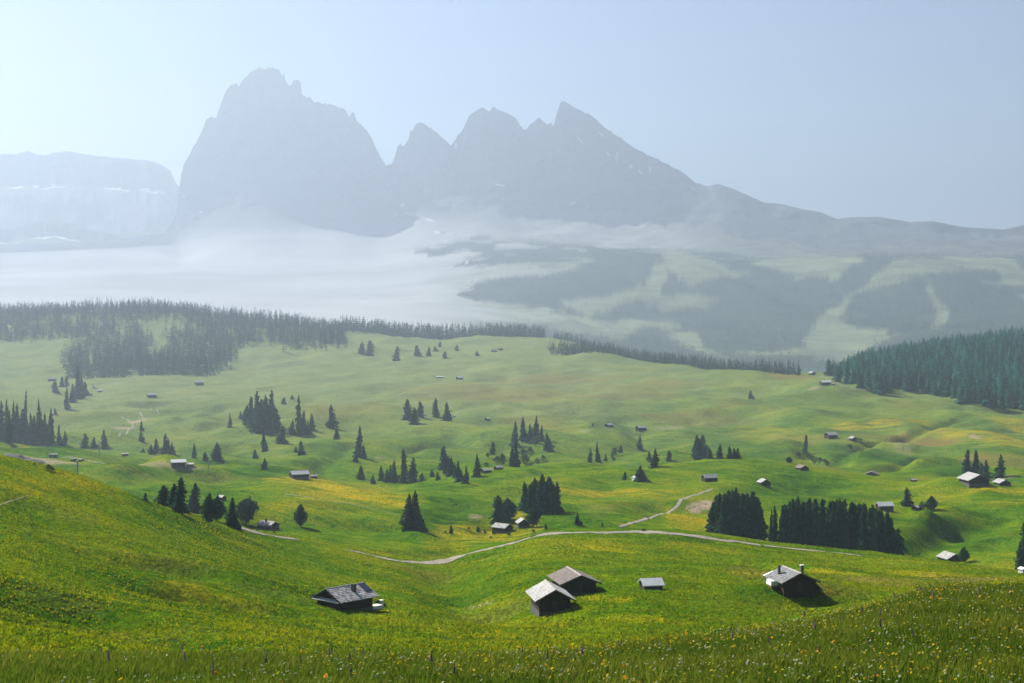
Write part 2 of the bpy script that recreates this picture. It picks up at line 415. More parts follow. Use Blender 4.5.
cover = np.zeros((NR, NC, 4))
def patch(ch, u, v, ru, rv, s=1.0, rot=0.0):
    """an elliptic patch of flowers / sorrel / lush grass / bare soil lying on the meadow"""
    p = hit(u, v); a = hit(u, min(v+rv, 650)); c = hit(u, v-rv)
    rx = ru*p.y/F; ry = max(abs(c.y-a.y)/2, 4.0)
    wx = X-p.x; wy = Y-p.y
    cr, sr = math.cos(rot), math.sin(rot)
    qx = (wx*cr+wy*sr)/rx; qy = (-wx*sr+wy*cr)/ry
    near = (np.abs(qx) < 2) & (np.abs(qy) < 2)
    if not near.any(): return
    w = np.zeros_like(X)
    nn = 0.55*fbm(X[near]/(rx*0.5+6), Y[near]/(ry*0.4+6), int(u)+int(v)*7, 3)
    w[near] = s*smoothstep(1.15, 0.45, np.sqrt(qx[near]**2+qy[near]**2)+nn)
    cover[..., ch] = np.maximum(cover[..., ch], w)
for q in [ # yellow flowers
  (300,478,60,6,.9),(350,488,60,6,.9),(390,498,40,6,.7),(290,507,40,8,.5),(330,500,50,5,.6),(600,493,55,3.5,1),(650,492,30,3,.9),(700,520,22,7,.9),(690,527,22,4,.8),
  (880,425,25,6,.9),(900,418,30,5,.6),(850,427,22,4,.8),(960,432,32,7,.7),(1000,438,36,6,.75),(1010,420,30,5,.6),(990,488,60,3,1),(1010,502,30,3,.5),
  (480,537,45,9,.8),(450,545,30,7,.5),(520,534,25,5,.7),(600,545,60,8,.45),(560,553,50,6,.4),(690,548,50,6,.4),(545,629,30,8,.9),(500,625,30,6,.35),(620,600,16,3,.7),(585,600,20,5,.5),
  (400,610,40,8,.3),(250,605,40,7,.3),(820,573,20,3,.9),(870,577,40,4,.6),(930,572,40,4,.6),(180,598,30,6,.5),(150,555,60,8,.3),(90,480,30,8,.5),(240,540,40,7,.4),(800,612,40,5,.4),
  (650,620,60,5,.4),(560,618,40,5,.4),(830,590,26,4,.5),(745,575,30,4,.3),(100,520,50,6,.25),(60,625,80,6,.35),(300,632,80,5,.35),(540,480,26,3,.25),(760,430,50,6,.3),(560,403,50,6,.15)]: patch(0, *q)
for q in [ # reddish sorrel and mown hay
  (930,446,42,6,1),(905,441,25,4,.9),(985,458,45,6,.75),(1010,465,35,5,.6),(560,380,70,8,.6),(500,395,90,9,.6),(440,388,60,7,.45),(620,395,60,6,.5),(790,377,28,5,.8),(690,420,60,7,.45),
  (650,385,70,6,.45),(340,410,60,8,.35),(530,425,45,8,.4),(870,435,20,4,.4),(800,440,40,5,.35),(900,583,80,5,.7),(970,580,50,4,.8),(830,583,40,4,.4),(760,572,40,3.5,.6),(180,560,70,6,.2),
  (60,510,60,7,.2),(270,590,60,6,.2),(500,615,60,7,.35),(340,640,90,6,.2),(60,600,60,6,.2),(130,640,90,6,.2),(420,575,40,5,.3),(220,480,60,5,.3),(130,468,50,4,.3),(830,468,25,4,.5),(600,505,25,5,.4),(740,405,40,5,.3)]: patch(1, *q)
for q in [ # lush, darker grass
  (120,600,80,10,.7),(160,575,60,7,.6),(60,560,60,9,.5),(260,575,60,8,.5),(480,600,40,9,.8),(460,572,30,7,.6),(700,600,60,7,.6),(760,585,40,4,.8),(740,564,40,5,.5),(850,600,40,6,.7),
  (950,520,60,14,.9),(900,525,40,10,.7),(1000,540,40,12,.8),(600,457,60,7,.7),(740,450,60,8,.6),(830,452,40,6,.7),(900,462,40,6,.8),(880,470,18,4,.6),(960,470,30,5,.8),(560,508,40,6,.6),(640,505,50,6,.6),
  (700,508,40,6,.7),(230,450,50,10,.5),(330,445,50,7,.6),(420,450,40,7,.6),(200,475,40,4,.9),(580,520,30,4,.6),(480,510,50,8,.5),(400,535,40,6,.5),(100,420,40,8,.4),(180,410,40,8,.4),(700,440,60,6,.5),(830,400,60,8,.5),(780,500,80,7,.7),(860,495,60,6,.6),
  (650,570,60,5,.5),(770,600,50,5,.5)]: patch(2, *q)
for q in [(701,505.5,12,4,1),(694,510,7,4,1),(707,503,7,3,1),(125,428,14,2,.7),(138,421,8,2,.8),(476,515,9,2,.5),(975,437,6,3,.8),(55,461,25,2,.7),(175,466,24,3,.7),(150,464,18,2,.5),(900,443,10,1.2,.3),(380,457,8,2,.3),(585,431,6,2,.3),(668,428,18,2,.3),(1000,478,20,2,.5),(480,606,14,2,.4),(815,388,10,2,.6)]: patch(3, *q)
# beyond the mown strip the near meadow stays plain
cover = np.clip(cover, 0, 1)
col_attr(ground_me, 'cover', cover.reshape(-1, 4))
sedge_haze = smoothstep(950, 2500, Y+400*fbm(X/260, Y/260, 47, 4))*(0.85-0.35*smoothstep(0, 500, X))  # weight of the painted haze, growing with distance
col_attr(ground_me, 'sedge_haze', np.repeat(sedge_haze.reshape(-1, 1), 4, 1))
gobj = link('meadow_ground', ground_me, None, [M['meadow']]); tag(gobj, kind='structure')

# ------------------------------------------------------------------ roads and paths
def resample(pts, step):
    out = [pts[0]]
    for a, c in zip(pts[:-1], pts[1:]):
        n = max(1, int((c-a).length/step))
        for i in range(1, n+1): out.append(a+(c-a)*(i/n))
    return out
def strip(name, pix, width, step=1.5, lift=0.16, matname='gravel', dmin=100, dmax=4700):
    px2 = []
    for (ua, va), (ub, vb_) in zip(pix[:-1], pix[1:]):
        k = max(1, int(abs(ub-ua)/5))
        px2 += [(ua+(ub-ua)*i/k, va+(vb_-va)*i/k) for i in range(k)]
    pts = [hit(u, v, dmin, dmax) for u, v in px2+[pix[-1]]]
    p2 = resample([Vector((p.x, p.y)) for p in pts], step)
    A = np.array([(p.x, p.y) for p in p2]);
    if len(A) > 12:
        for _ in range(3): A[1:-1] = (A[:-2]+2*A[1:-1]+A[2:])/4
    T = np.gradient(A, axis=0); T /= np.linalg.norm(T, axis=1)[:, None]+1e-9
    N = np.stack([-T[:, 1], T[:, 0]], 1)
    jit = 1+0.25*fbm(np.arange(len(A))/6.0, np.zeros(len(A)), 3, 2)
    offs = np.array([-0.5, -0.25, 0, 0.25, 0.5])
    V = []
    for o in offs:
        Q = A+N*(o*width*jit)[:, None]
        V.append(np.stack([Q[:, 0], Q[:, 1], Hh(Q[:, 0], Q[:, 1])+lift-0.25*abs(o)*lift], 1))
    V = np.stack(V, 1); nr = len(A)
    me = np_mesh(name, V.reshape(-1, 3), grid_faces(nr, 5), True)
    o = link(name, me, None, [M[matname]]); tag(o, kind='structure'); return o
strip('gravel_road', [(228,523),(250,531.5),(275,536.5),(297,540)], 3.6, dmax=520)
strip('gravel_road', [(352,551),(372,556),(395,560.5),(415,563),(432,563.5),(445,561),(462,555.5),(480,551),(510,544),(528,538.5),(545,534.5),(570,533),(600,532.3),(640,532),(670,533.5),(700,536.5),(730,541),(760,545)], 5.2, dmax=505)
strip('gravel_road', [(764,545.5),(786,548.5),(810,550.5),(835,553),(862,556)], 3, dmax=505)
strip('dirt_path', [(620,527),(635,522.5),(650,518),(668,512.5),(677,507),(680,502),(688,497),(700,494),(712,489)], 1.9)
strip('dirt_path', [(119,437),(128,430),(133,426),(128,420),(121,416)], 2)
strip('dirt_path', [(140,412),(146,420)], 2.2)
strip('dirt_path', [(151,408),(160,414)], 1.6)
strip('dirt_path', [(822,376),(832,382),(850,388),(875,392)], 2.2)
strip('dirt_path', [(40,459),(70,457),(105,464)], 1.6)
strip('dirt_path', [(0,505),(18,499),(32,495)], 0.22, 0.5, 0.06)
strip('dirt_path', [(285,494),(320,499),(350,504),(380,511),(400,515)], 0.8)

# ------------------------------------------------------------------ far mountains
def far_mesh(name, layers, us, nd, cover_fn, cliff=None):
    """layers: list of (u,v,d) lists from the foot to the back; heightfield over the bearings us"""
    kd, kz = [], []
    for L in layers:
        a = np.array(L, float)
        v = np.interp(us, a[:, 0], a[:, 1]); d = far(np.interp(us, a[:, 0], a[:, 2]))
        if len(L) < 40: v = gsm(v, 16.0); d = gsm(d, 16.0)
        kd.append(d); kz.append((HV-v)/F*d)
    kd = np.array(kd); kz = np.array(kz)
    s = []
    for k in range(len(layers)-1):
        n = nd[k]; s += [k+i/n for i in range(n)]
    s.append(len(layers)-1); s = np.array(s)
    D = np.zeros((len(s), len(us))); Zm = np.zeros_like(D)
    for j in range(len(us)):
        D[:, j] = np.interp(s, np.arange(len(layers)), kd[:, j])
        Zm[:, j] = pchip(kd[:, j], kz[:, j], D[:, j])
    U = np.repeat(us[None, :], len(s), 0); S = np.repeat(s[:, None], len(us), 1)
    Xm = (U-CU)/F*D
    return U, S, Xm, D, Zm

SKY = [(-320,252),(-100,248),(0,246),(60,243),(120,239),(165,233),(176,214),(181,176),(184,164),(194,146),(202.5,130),(206,119),(211,116),(216,117.5),(220,106),(224,94),(230,85),(236,84),(239,86),(242,80),(247.5,76),(251,71),(259,67),(265,69),(271,67),(280,71),(282.5,77.5),(284,74),(286,82.5),(290,85),(294,80.5),(297.5,79.5),(301,82.5),(302,95),(307.5,97.5),(309.5,95.5),(314,102),(330,105),(337,106),(338,108),(340,106.5),(346,110),(348,116),(350,117),(351,113),(354,112.5),(357,121),(367.5,131),(375,145),(382.5,161),(386,166),(392.5,162.5),(396,152),(398,144.5),(404,146),(409,137),(410.5,129),(412.5,132),(415,125),(420,122),(425,124),(430,128),(431,126),(433,130),(438,133),(447,141),(450.5,146),(455,140),(463.5,128),(470,114),(476,110),(483,107),(489,110.6),(494,107.4),(508.6,114),(516.6,118.7),(520,125),(524.7,130),(534,122),(539,117),(543,121),(547,123.5),(551,122),(553.7,125),(557,112),(560,104),(565,101),(573,106),(592,115.5),(608.5,130),(637.5,149),(660,160.6),(682.6,172),(696,183),(707.5,186),(719,184),(734,189),(764,202.5),(782.5,204),(797.5,208),(820,212),(837,219),(850,217),(880,217),(910,222),(932.5,221),(962.5,227),(1004,229.5),(1024,225),(1100,222),(1344,235)]
skyd = [(-320,6300),(100,6400),(176,6700),(200,6800),(300,6900),(420,6700),(560,6500),(700,6300),(840,6000),(1024,5800),(1344,5700)]
sa = np.array(SKY, float); sd = np.array(skyd, float)
us = np.arange(-320, 1345, 1.0)
vs_ = np.interp(us, sa[:, 0], sa[:, 1]); ds_ = np.interp(us, sd[:, 0], sd[:, 1])
rockw = smoothstep(150, 192, us)*(1-smoothstep(600, 760, us))      # where the high wall of rock stands
jag = 1.2*ridged(us/9.0, us*0, 5, 3)*rockw + 0.5*vnoise(us/3.1, us*0+.3, 8)*rockw
vs_ = vs_ - 0.5*(jag-1.0)*rockw - (4.0*np.maximum(0, vnoise(us/2.6, us*0+.7, 18)*2-0.3)+0.8*vnoise(us/1.3, us*0, 28))*rockw
arr = lambda f: [(float(a), float(v), float(d)) for a, v, d in f]
foot_v = np.interp(us, [-320,0,175,200,380,410,520,640,720,860,1024,1344],[258,254,246,238,232,222,232,240,246,256,254,256])
foot_v = gsm(foot_v, 14.0)
_w = smoothstep(190, 215, us); vsm = gsm(vs_, 8.0)*_w+gsm(vs_, 2.0)*(1-_w)
hm = gsm(np.maximum(foot_v-vs_, 4), 14.0)/F*ds_*1.8/1240.0
def off(rocky, soft): return ds_-(rockw*rocky*hm+(1-rockw)*np.interp(us, [-320,150,700,1344],[0.6,0.6,1.0,1.0])*soft)
wob = 0.10*fbm(us/70, us*0+.2, 66, 2)*rockw
def lev(f): return np.maximum(vsm*f+foot_v*(1-f), vs_*(f*0.9+0.1)+foot_v*(0.9-f*0.9))
foot_d = off(811, 820); tal_v = lev(0.15+wob); tal_d = off(428, 600); mid_v = lev(0.40+wob); mid_d = off(206, 380); wall_v = lev(0.75); wall_d = off(58, 150)
layers = [
 [(-320,430,2700),(1344,430,2700)],
 [(-320,350,3100),(300,350,3100),(500,372,3050),(600,380,2950),(850,380,2950),(1344,350,2950)],
 [(-320,302,3900),(0,302,3900),(350,302,4100),(450,308,3900),(600,325,3800),(760,330,3750),(840,340,3650),(960,315,3900),(1344,310,3900)],
 [(-320,272,5300),(0,272,5300),(300,270,5300),(400,284,4700),(480,272,4700),(600,257,4700),(680,255,4700),(760,268,4600),(860,264,4600),(930,252,4700),(1024,258,4700),(1344,255,4700)],
 arr(zip(us, foot_v, foot_d)),
 arr(zip(us, tal_v, tal_d)),
 arr(zip(us, mid_v, mid_d)),
 arr(zip(us, wall_v, wall_d)),
 arr(zip(us, vs_, ds_)),
 arr(zip(us, vs_+30, ds_+350)),
 arr(zip(us, vs_*0+300, ds_+1500)),
]
U, S, Xm, Dm, Zm = far_mesh('mountain', layers, us, [10, 30, 34, 34, 34, 50, 64, 44, 6, 6], None)
# relief: gullies down the rock faces, soft ribs on the foothills
rw = np.repeat(rockw[None, :], len(S), 0)
face = smoothstep(4.6, 5.2, S)*(1-smoothstep(7.4, 8.0, S))
gul = ridged(U/26+0.4*fbm(Zm/300, U/40, 3, 2), Zm/560, 41, 5)-1.0
but = fbm(U/55+0.5*fbm(Zm/240, U/50, 13, 2), Zm/230, 12, 4)
Dm = Dm - face*rw*(16*gul+85*but+30*fbm(U/9, Zm/55, 46, 4)) - face*(1-rw)*(90*fbm(U/45, Zm/130, 44, 4)+70*but)
hillw = smoothstep(1.0, 1.6, S)*(1-smoothstep(7.3, 8.0, S))
Zm = Zm + (1-0.93*(1-smoothstep(400, 600, U)))*hillw*(34*fbm(Xm/650, Dm/650, 51, 4) + 20*(ridged(Xm/600+Dm/1600, Dm/2700, 33, 3)-1))*(1-face*rw)
Zm = Zm + face*(22*fbm(Xm/110, Zm/110, 60, 3))
Xm = (U-CU)/F*Dm
V3 = np.stack([Xm, Dm, Zm], -1)

def in_poly(px, py, poly):
    poly = np.array(poly, float); inside = np.zeros(px.shape, bool); j = len(poly)-1
    for i in range(len(poly)):
        xi, yi = poly[i]; xj, yj = poly[j]
        c = ((yi > py) != (yj > py)) & (px < (xj-xi)*(py-yi)/(yj-yi+1e-12)+xi)
        inside ^= c; j = i
    return inside
# alpine pastures cut into the forest, as outlines over bearing and height line
PASTURE = [
 [(668,244),(690,255),(730,268),(752,274),(720,280),(690,284),(676,278),(664,266)],
 [(802,340),(820,318),(838,302),(866,288),(900,258),(952,258),(1015,262),(1020,266),(966,270),(918,276),(880,286),(848,300),(842,318),(858,327),(888,330),(892,336),(866,350),(850,362),(818,362)],
 [(670,330),(696,329),(702,346),(722,356),(740,362),(700,352),(672,340)],
 [(930,276),(938,300),(950,312),(946,330),(936,330),(934,310),(926,290)],
 [(752,262),(800,250),(850,248),(866,260),(830,276),(792,274)],
 [(402,293),(440,280),(476,268),(540,264),(595,257),(590,262),(530,276),(480,282),(430,296)],
 [(560,300),(600,296),(640,284),(655,292),(620,308),(585,318)],
 [(655,265),(668,262),(660,300),(645,312),(640,300)],
 [(640,300),(700,292),(720,300),(700,308),(660,312)],
 [(540,310),(600,320),(640,330),(620,340),(560,330),(530,322)],
 [(380,300),(450,296),(520,306),(560,322),(500,330),(420,320)],
]
PV = HV - F*Zm/Dm
wob_u = 7*fbm(Xm/260, Dm/260, 71, 4); wob_v = 6*fbm(Xm/260, Dm/260, 81, 4)
past = np.zeros(U.shape, bool)
ju = RNG.normal(0, 1.5, U.shape); jv = RNG.normal(0, 0.9, U.shape)
for pl in PASTURE: past |= in_poly(U+wob_u+ju, PV+wob_v+jv, pl)
past |= (fbm(Xm/500, Dm/500, 91, 4) > 0.36)
low = 1-smoothstep(3.4, 4.3, S + 0.5*fbm(Xm/260, Dm/260, 14, 3))
forest_mask = (S > 1.0) & (S < 3.6+0.8*fbm(Xm/200, Dm/200, 15, 3)+0.25*smoothstep(700, 900, U)) & (~past) & (U > 480+110*fbm(Dm/500, Xm/500, 16, 4)+0.9*(PV-290))
rock = np.array([0.075, 0.08, 0.095]); misty_scree = np.array([0.36, 0.36, 0.36]); green = np.array([0.17, 0.205, 0.11]); alp = np.array([0.10, 0.115, 0.085]); wood = np.array([0.02, 0.045, 0.03])  # scree tone lightened to carry painted mist at the cliff foot
C = np.zeros(U.shape+(3,))
gnoise = fbm(Xm/430+Zm/200, Dm/430+Zm/170, 23, 4)
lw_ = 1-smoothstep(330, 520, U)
rk = smoothstep(4.7, 5.8+1.2*lw_, S+0.35*gnoise+0.2*fbm(U/14, Zm/110, 29, 3))  # on the left rock tone starts higher, so the painted mist dissolves its foot
rk = rk*np.maximum(rw, smoothstep(4.6, 5.8, S+1.8*gnoise)*0.75)
sc_ = smoothstep(3.55, 4.1, S+0.6*gnoise)*rw
C[:] = green
mist_w = (1-smoothstep(380, 620, U+80*gnoise))[..., None]; C = C*(1-mist_w)+np.array([0.44, 0.45, 0.45])*mist_w*(0.9+0.35*fbm(Xm/900, Dm/700, 97, 4))[..., None]; fade_ = (0.08+0.34*(1-smoothstep(3.2, 5.2, S+0.5*gnoise)))[..., None]; alp = alp*(1-mist_w)+np.array([1.0, 1.02, 1.03])*fade_*mist_w  # left ground paled: valley mist painted into its colour, fading upslope
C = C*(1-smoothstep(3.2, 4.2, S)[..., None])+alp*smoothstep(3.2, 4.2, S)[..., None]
fm = forest_mask.astype(float)
for _ in range(1): fm[1:-1, 1:-1] = (fm[1:-1, 1:-1]*2+fm[:-2, 1:-1]+fm[2:, 1:-1]+fm[1:-1, :-2]+fm[1:-1, 2:])/6
C = C*(1-0.85*fm[..., None])+wood*0.85*fm[..., None]
sc_ = sc_*(1-0.85*mist_w[..., 0]); C = C*(1-sc_[..., None]*0.75)+misty_scree*sc_[..., None]*0.75
C = C*(1-rk[..., None])+rock*rk[..., None]
# bands of paler limestone and old snow lying in gullies
strat = smoothstep(0.1, 0.4, vnoise(Zm/60+U/120, U/90, 19))*rk*0.35
C = C*(1+strat[..., None])
snow = np.zeros(U.shape)
for (a, bq, ra, rb, ang) in [(395,215,5,2,-.8),(410,214,7,2,.2),(437,232,4,1.5,.1),(467,262,4,2,-.9),(601,134,5,1.6,.7),(608,154,6,1.5,1),(617,156,2.5,7,0),(631,166,2.5,3,0),(650,170,2.5,5,0),(693,188,4,1.5,.4),(573,203,5,1.2,-.3),(455,146,2.5,3,.5),(580,140,6,1.2,.8),(640,172,4,1.2,.8),(430,220,8,1.6,.3),(402,206,4,2,-.8),(183,196,4,2,0),(201,212,2.5,1.5,0),(500,185,7,1.3,.2)]:
    cu, cv = math.cos(ang), math.sin(ang); du = U-a; dv = PV-bq
    snow = np.maximum(snow, smoothstep(1.0, 0.35, np.sqrt(((du*cu+dv*cv)/ra)**2+((-du*cv+dv*cu)/rb)**2)+0.5*fbm(U/3, PV/3, 3, 2)))
C = C*(1-0.7*snow[..., None])+np.array([0.8, 0.82, 0.85])*0.7*snow[..., None]
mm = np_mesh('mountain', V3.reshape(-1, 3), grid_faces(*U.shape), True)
col_attr(mm, 'cover', np.concatenate([C, 1-0.9*mist_w*(1-rk[..., None])], -1).reshape(-1, 4))
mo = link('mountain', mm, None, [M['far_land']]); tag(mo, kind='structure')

# table mountain far to the left, and a low peak before it
def back_range(name, pts, d, depth, footv, colr, seed):
    a = np.array(pts, float); u2 = np.arange(a[0, 0], a[-1, 0]+1, 1.0)
    v2 = np.interp(u2, a[:, 0], a[:, 1]) - 0.8*vnoise(u2/4, u2*0, seed)
    L = [[(a[0, 0], footv+40, d-depth*1.6), (a[-1, 0], footv+40, d-depth*1.6)],
         [(a[0, 0], footv, d-depth), (a[-1, 0], footv, d-depth)],
         arr(zip(u2, footv*0.45+v2*0.55, d-depth*0.45+0*u2)), arr(zip(u2, footv*0.4+v2*0.6, d-depth*0.22+0*u2)), arr(zip(u2, v2, d+0*u2)), arr(zip(u2, v2*0+320, d+depth+0*u2))]
    U2, S2, X2, D2, Z2 = far_mesh(name, L, u2, [8, 20, 12, 24, 8], None)
    fc = smoothstep(0.6, 1.4, S2)*(1-smoothstep(3.5, 4, S2))
    D2 = D2 - fc*(60*(ridged(U2/22, Z2/260, seed, 4)-1)+130*fbm(U2/50, Z2/220, seed+3, 4))
    X2 = (U2-CU)/F*D2
    me = np_mesh(name, np.stack([X2, D2, Z2], -1).reshape(-1, 3), grid_faces(*U2.shape), True)
    cc = np.tile(np.array(colr), U2.shape+(1,)).astype(float)
    shelf = smoothstep(2.0, 2.3, S2)*(1-smoothstep(2.9, 3.1, S2))*smoothstep(0.0, 0.25, vnoise(U2/9, S2*3, seed))
    cc = cc*(1-shelf[..., None])+np.array([0.7, 0.72, 0.75])*shelf[..., None]
    col_attr(me, 'cover', np.concatenate([cc, np.ones(U2.shape+(1,))], -1).reshape(-1, 4))
    o = link(name, me, None, [M['far_land']]); tag(o, kind='structure')
back_range('mountain_plateau', [(-320,170),(-200,160),(-60,158),(0,154),(15,154.5),(27.5,151),(36,154),(45,155.5),(52.5,153),(67.5,151),(80,153.5),(97.5,156),(120,158),(150,160.5),(160,164),(170,170),(175,181),(182,190),(200,205),(230,225),(300,240)], 8200, 800, 232, (0.12, 0.12, 0.125), 5)
back_range('mountain_foothill', [(-320,240),(-100,232),(0,228),(12,229),(30,222),(55,218),(75,225),(92,230),(120,235),(150,231),(178,226),(230,234),(300,245)], 7000, 500, 262, (0.1, 0.12, 0.06), 15)

# ------------------------------------------------------------------ trees
def spruce(seed, whorls=30, nb=11, full=1.0, top=0.04, taper=0.9, droop=0.35, bare=0.05):
    """crown of one conifer, height 1, radius 1, as (V, F) with needle sprays along each branch"""
    r = np.random.default_rng(seed); V = []; Fc = []; ph = r.random()*6.28
    for w in range(whorls):
        t = w/(whorls-1); z = bare+(0.985-bare)*t**0.92
        R = (top+(1-top)*(1-t)**taper)*(0.68+0.6*r.random())
        if t < 0.06: R *= 0.8+3.3*t
        n = max(4, int(nb*(0.45+0.55*(1-t))*full))
        a0 = r.random()*6.28
        for k in range(n):
            a = a0+6.283*k/n+r.normal(0, 0.22); Rk = R*(0.45+0.7*r.random())*(1+0.22*math.sin(a*1.0+ph+5*t)+0.12*math.sin(3*a+9*t))
            if r.random() < 0.10: continue
            ca, sa_ = math.cos(a), math.sin(a)
            dz = -droop*Rk*0.16*(1.2-t) + 0.02*r.normal()
            wd = (0.20+0.10*r.random())*Rk+0.035
            hz = 0.022+0.012*r.random()
            # spray: kite plus two hanging side leaves
            tip = (ca*Rk, sa_*Rk, z+dz); mid = (ca*Rk*0.55, sa_*Rk*0.55, z+dz*0.25)
            l = (mid[0]-sa_*wd, mid[1]+ca*wd, mid[2]-hz); q = (mid[0]+sa_*wd, mid[1]-ca*wd, mid[2]-hz)
            root = (ca*0.03, sa_*0.03, z+0.012)
            hang = (ca*Rk*0.8, sa_*Rk*0.8, z+dz-hz*1.8); hang2 = (ca*Rk*0.4, sa_*Rk*0.4, z+dz*0.3-hz*1.9)
            b = len(V); V += [root, l, tip, q, mid, hang, hang2]
            Fc += [(b, b+1, b+4), (b+1, b+2, b+4), (b+2, b+3, b+4), (b+3, b, b+4), (b+4, b+2, b+5), (b, b+4, b+6)]
    # leader
    b = len(V); V += [(0.05, 0, 0.93), (-0.03, 0.045, 0.93), (-0.03, -0.045, 0.93), (0, 0, 1.0)]; Fc += [(b, b+1, b+3), (b+1, b+2, b+3), (b+2, b, b+3)]
    return np.array(V, float), np.array(Fc, int)

def roundtree(seed, n=2600, z0=0.04, squash=0.6, leaf=0.12):
    r = np.random.default_rng(seed); V = []; Fc = []
    lob = [(r.normal(0, .28), r.normal(0, .28), 0.25+0.6*r.random(), 0.55+0.3*r.random()) for _ in range(9)]
    for i in range(n):
        d = r.normal(size=3); d /= np.linalg.norm(d); rad = r.random()**0.35
        if r.random() < 0.55:
            lx, ly, lz, lr = lob[r.integers(len(lob))]; p = np.array([lx+d[0]*rad*lr*.7, ly+d[1]*rad*lr*.7, lz+d[2]*rad*0.2])
        else:
            p = np.array([d[0]*rad, d[1]*rad, 0.5+0.46*d[2]*rad])
        tz = np.clip((p[2]-z0)/(1-z0), 0, 1)
        env = math.sin(math.pi*min(1, 0.12+0.86*tz))**squash
        p[0] *= env; p[1] *= env
        p[2] = max(p[2], z0)
        p[2] = min(p[2], 0.99)
        a = r.normal(size=3)*leaf; c = r.normal(size=3)*leaf; a[2] *= 0.4; c[2] *= 0.4
        b = len(V); V += [p, p+a, p+c]; Fc += [(b, b+1, b+2)]
    return np.array(V, float), np.array(Fc, int)

def trunk_geo(h=0.97, r0=0.06, n=6):
    V = []; Fc = []
    for z, r in ((-0.06, r0), (0.3, r0*0.75), (h, 0.006)):
        for i in range(n): V.append((math.cos(6.283*i/n)*r, math.sin(6.283*i/n)*r, z))
    for k in range(2):
        for i in range(n):
            a, b_ = k*n+i, k*n+(i+1) % n
            Fc += [(a, b_, b_+n), (a, b_+n, a+n)]
    return np.array(V, float), np.array(Fc, int)

PROTO = {}
def proto(kind, V, Fc, tr0=0.06, crown='needles'):
    tv, tf = trunk_geo(r0=tr0)
    cm = np_mesh(kind+'_crown', V, Fc); cm.materials.append(M[crown])
    tm = np_mesh(kind+'_trunk', tv, tf); tm.materials.append(M['bark'])
    wm = np_mesh(kind+'_whole', np.concatenate([V, tv]), np.concatenate([Fc, tf+len(V)]), mat_idx=[0]*len(Fc)+[1]*len(tf))
    wm.materials.append(M[crown]); wm.materials.append(M['bark'])
    PROTO.setdefault(kind[0], []).append((cm, tm, wm))
for i in range(7): proto('s', *spruce(100+i, 38, 13, 1.0, 0.06, 0.62+0.06*i, 0.5, bare=0.02))
for i in range(6): proto('d', *spruce(200+i, 40, 14, 1.0, 0.10+0.02*i, 0.46+0.04*i, 0.5, bare=0.0))       # dense, columnar spruce
for i in range(5): proto('k', *spruce(270+i, 40, 16, 1.0, 0.16, 0.38+0.05*i, 0.5, bare=0.0))   # spruce crowded in a block
for i in range(4): proto('e', *spruce(250+i, 30, 12, 1.0, 0.16, 0.5+0.06*i, 0.5, bare=0.0), crown='needles_edge')   # forest-edge spruce, sunlight painted into its needle colour
for i in range(3): proto('r', *roundtree(300+i), crown='needles')                            # round-crowned stone pine
for i in range(3): proto('b', *roundtree(330+i, 420, 0.0, 0.6, 0.16), crown='broadleaf', tr0=0.05)  # bush
tree_count = 0
def tree(u, vt, vb, wpx, label, kind='s', d=None, group=None, name=None, cat=None, x_off=0.0):
    """one tree: top on sight line vt, foot on the ground seen at vb (or at distance d)"""
    global tree_count
    p = hit(u, vb) if d is None else ground(u, d)
    ztop = -(vt-HV)/F*p.y; h = max(0.6, ztop-p.z); r = wpx/2*random.uniform(1.1, 1.42)*p.y/F
    cm, tm, wm = random.choice(PROTO[kind])
    nm = name or {'s': 'spruce_tree', 'd': 'spruce_tree', 'e': 'spruce_tree', 'k': 'spruce_tree', 'r': 'pine_tree', 'b': 'shrub'}[kind]
    sc_f = (r, r, h*1.0); rz = random.random()*6.28
    hp = h*F/p.y
    if hp >= 15 and kind != 'b':
        o = empty(nm, p, rz, sc_f)
        o.rotation_euler = (random.gauss(0, .02), random.gauss(0, .02), rz)
        for part, me in (('crown', cm), ('trunk', tm)):
            c = bpy.data.objects.new(part, me); col.objects.link(c); c.parent = o
    else:
        o = bpy.data.objects.new(nm, wm); col.objects.link(o); o.location = p; o.scale = sc_f; o.rotation_euler = (0, 0, rz)
    tag(o, label, cat or ('shrub' if kind == 'b' else 'tree'), group); tree_count += 1
    return o
def cluster(label, group, items, kind='s', d=None):
    for it in items:
        tree(it[0], it[1], it[2], it[3], label, it[4] if len(it) > 4 else kind, d, group)

# trees at the foot of the left slope
cluster('dark spruce in the foursome rising behind the grassy left slope', 'spruces behind the left slope', [(163,485,505,15),(174,483,509,13),(181,477,512,14),(195,483,514,13)], 'd')
tree(178.5, 494, 513, 13, 'lower dark spruce tucked between the four tall ones behind the left slope', 's')
cluster('dark round-topped pine of the two grown together left of the small roadside spruce', 'paired round pines above the road', [(209,495,524,14),(217,497,521,14)], 'r')
tree(232, 497, 527, 13, 'pointed dark spruce beside the road between two round-topped pines', 's')
tree(246, 497, 524, 17, 'broad round-topped pine just left of the low chalet by the road', 'r')
tree(300.5, 505, 527, 12, 'lone round dark pine on the meadow right of the roadside chalet', 'r')
tree(145.5, 492, 501, 5, 'tiny spruce standing alone on the skyline of the left slope', 's')
tree(48, 464, 470, 7, 'dark low bush on the skyline of the left slope', 'b')
tree(52, 466.5, 471, 5, 'smaller bush touching the dark one on the left skyline', 'b')
tree(34, 463.5, 465.5, 2.5, 'faint tiny bush high on the left skyline', 'b')
cluster('broad dark spruce of the twin standing alone in the middle of the valley meadow', 'twin spruces in the middle meadow', [(409,493,528,20),(415,489.5,527,19)], 's')
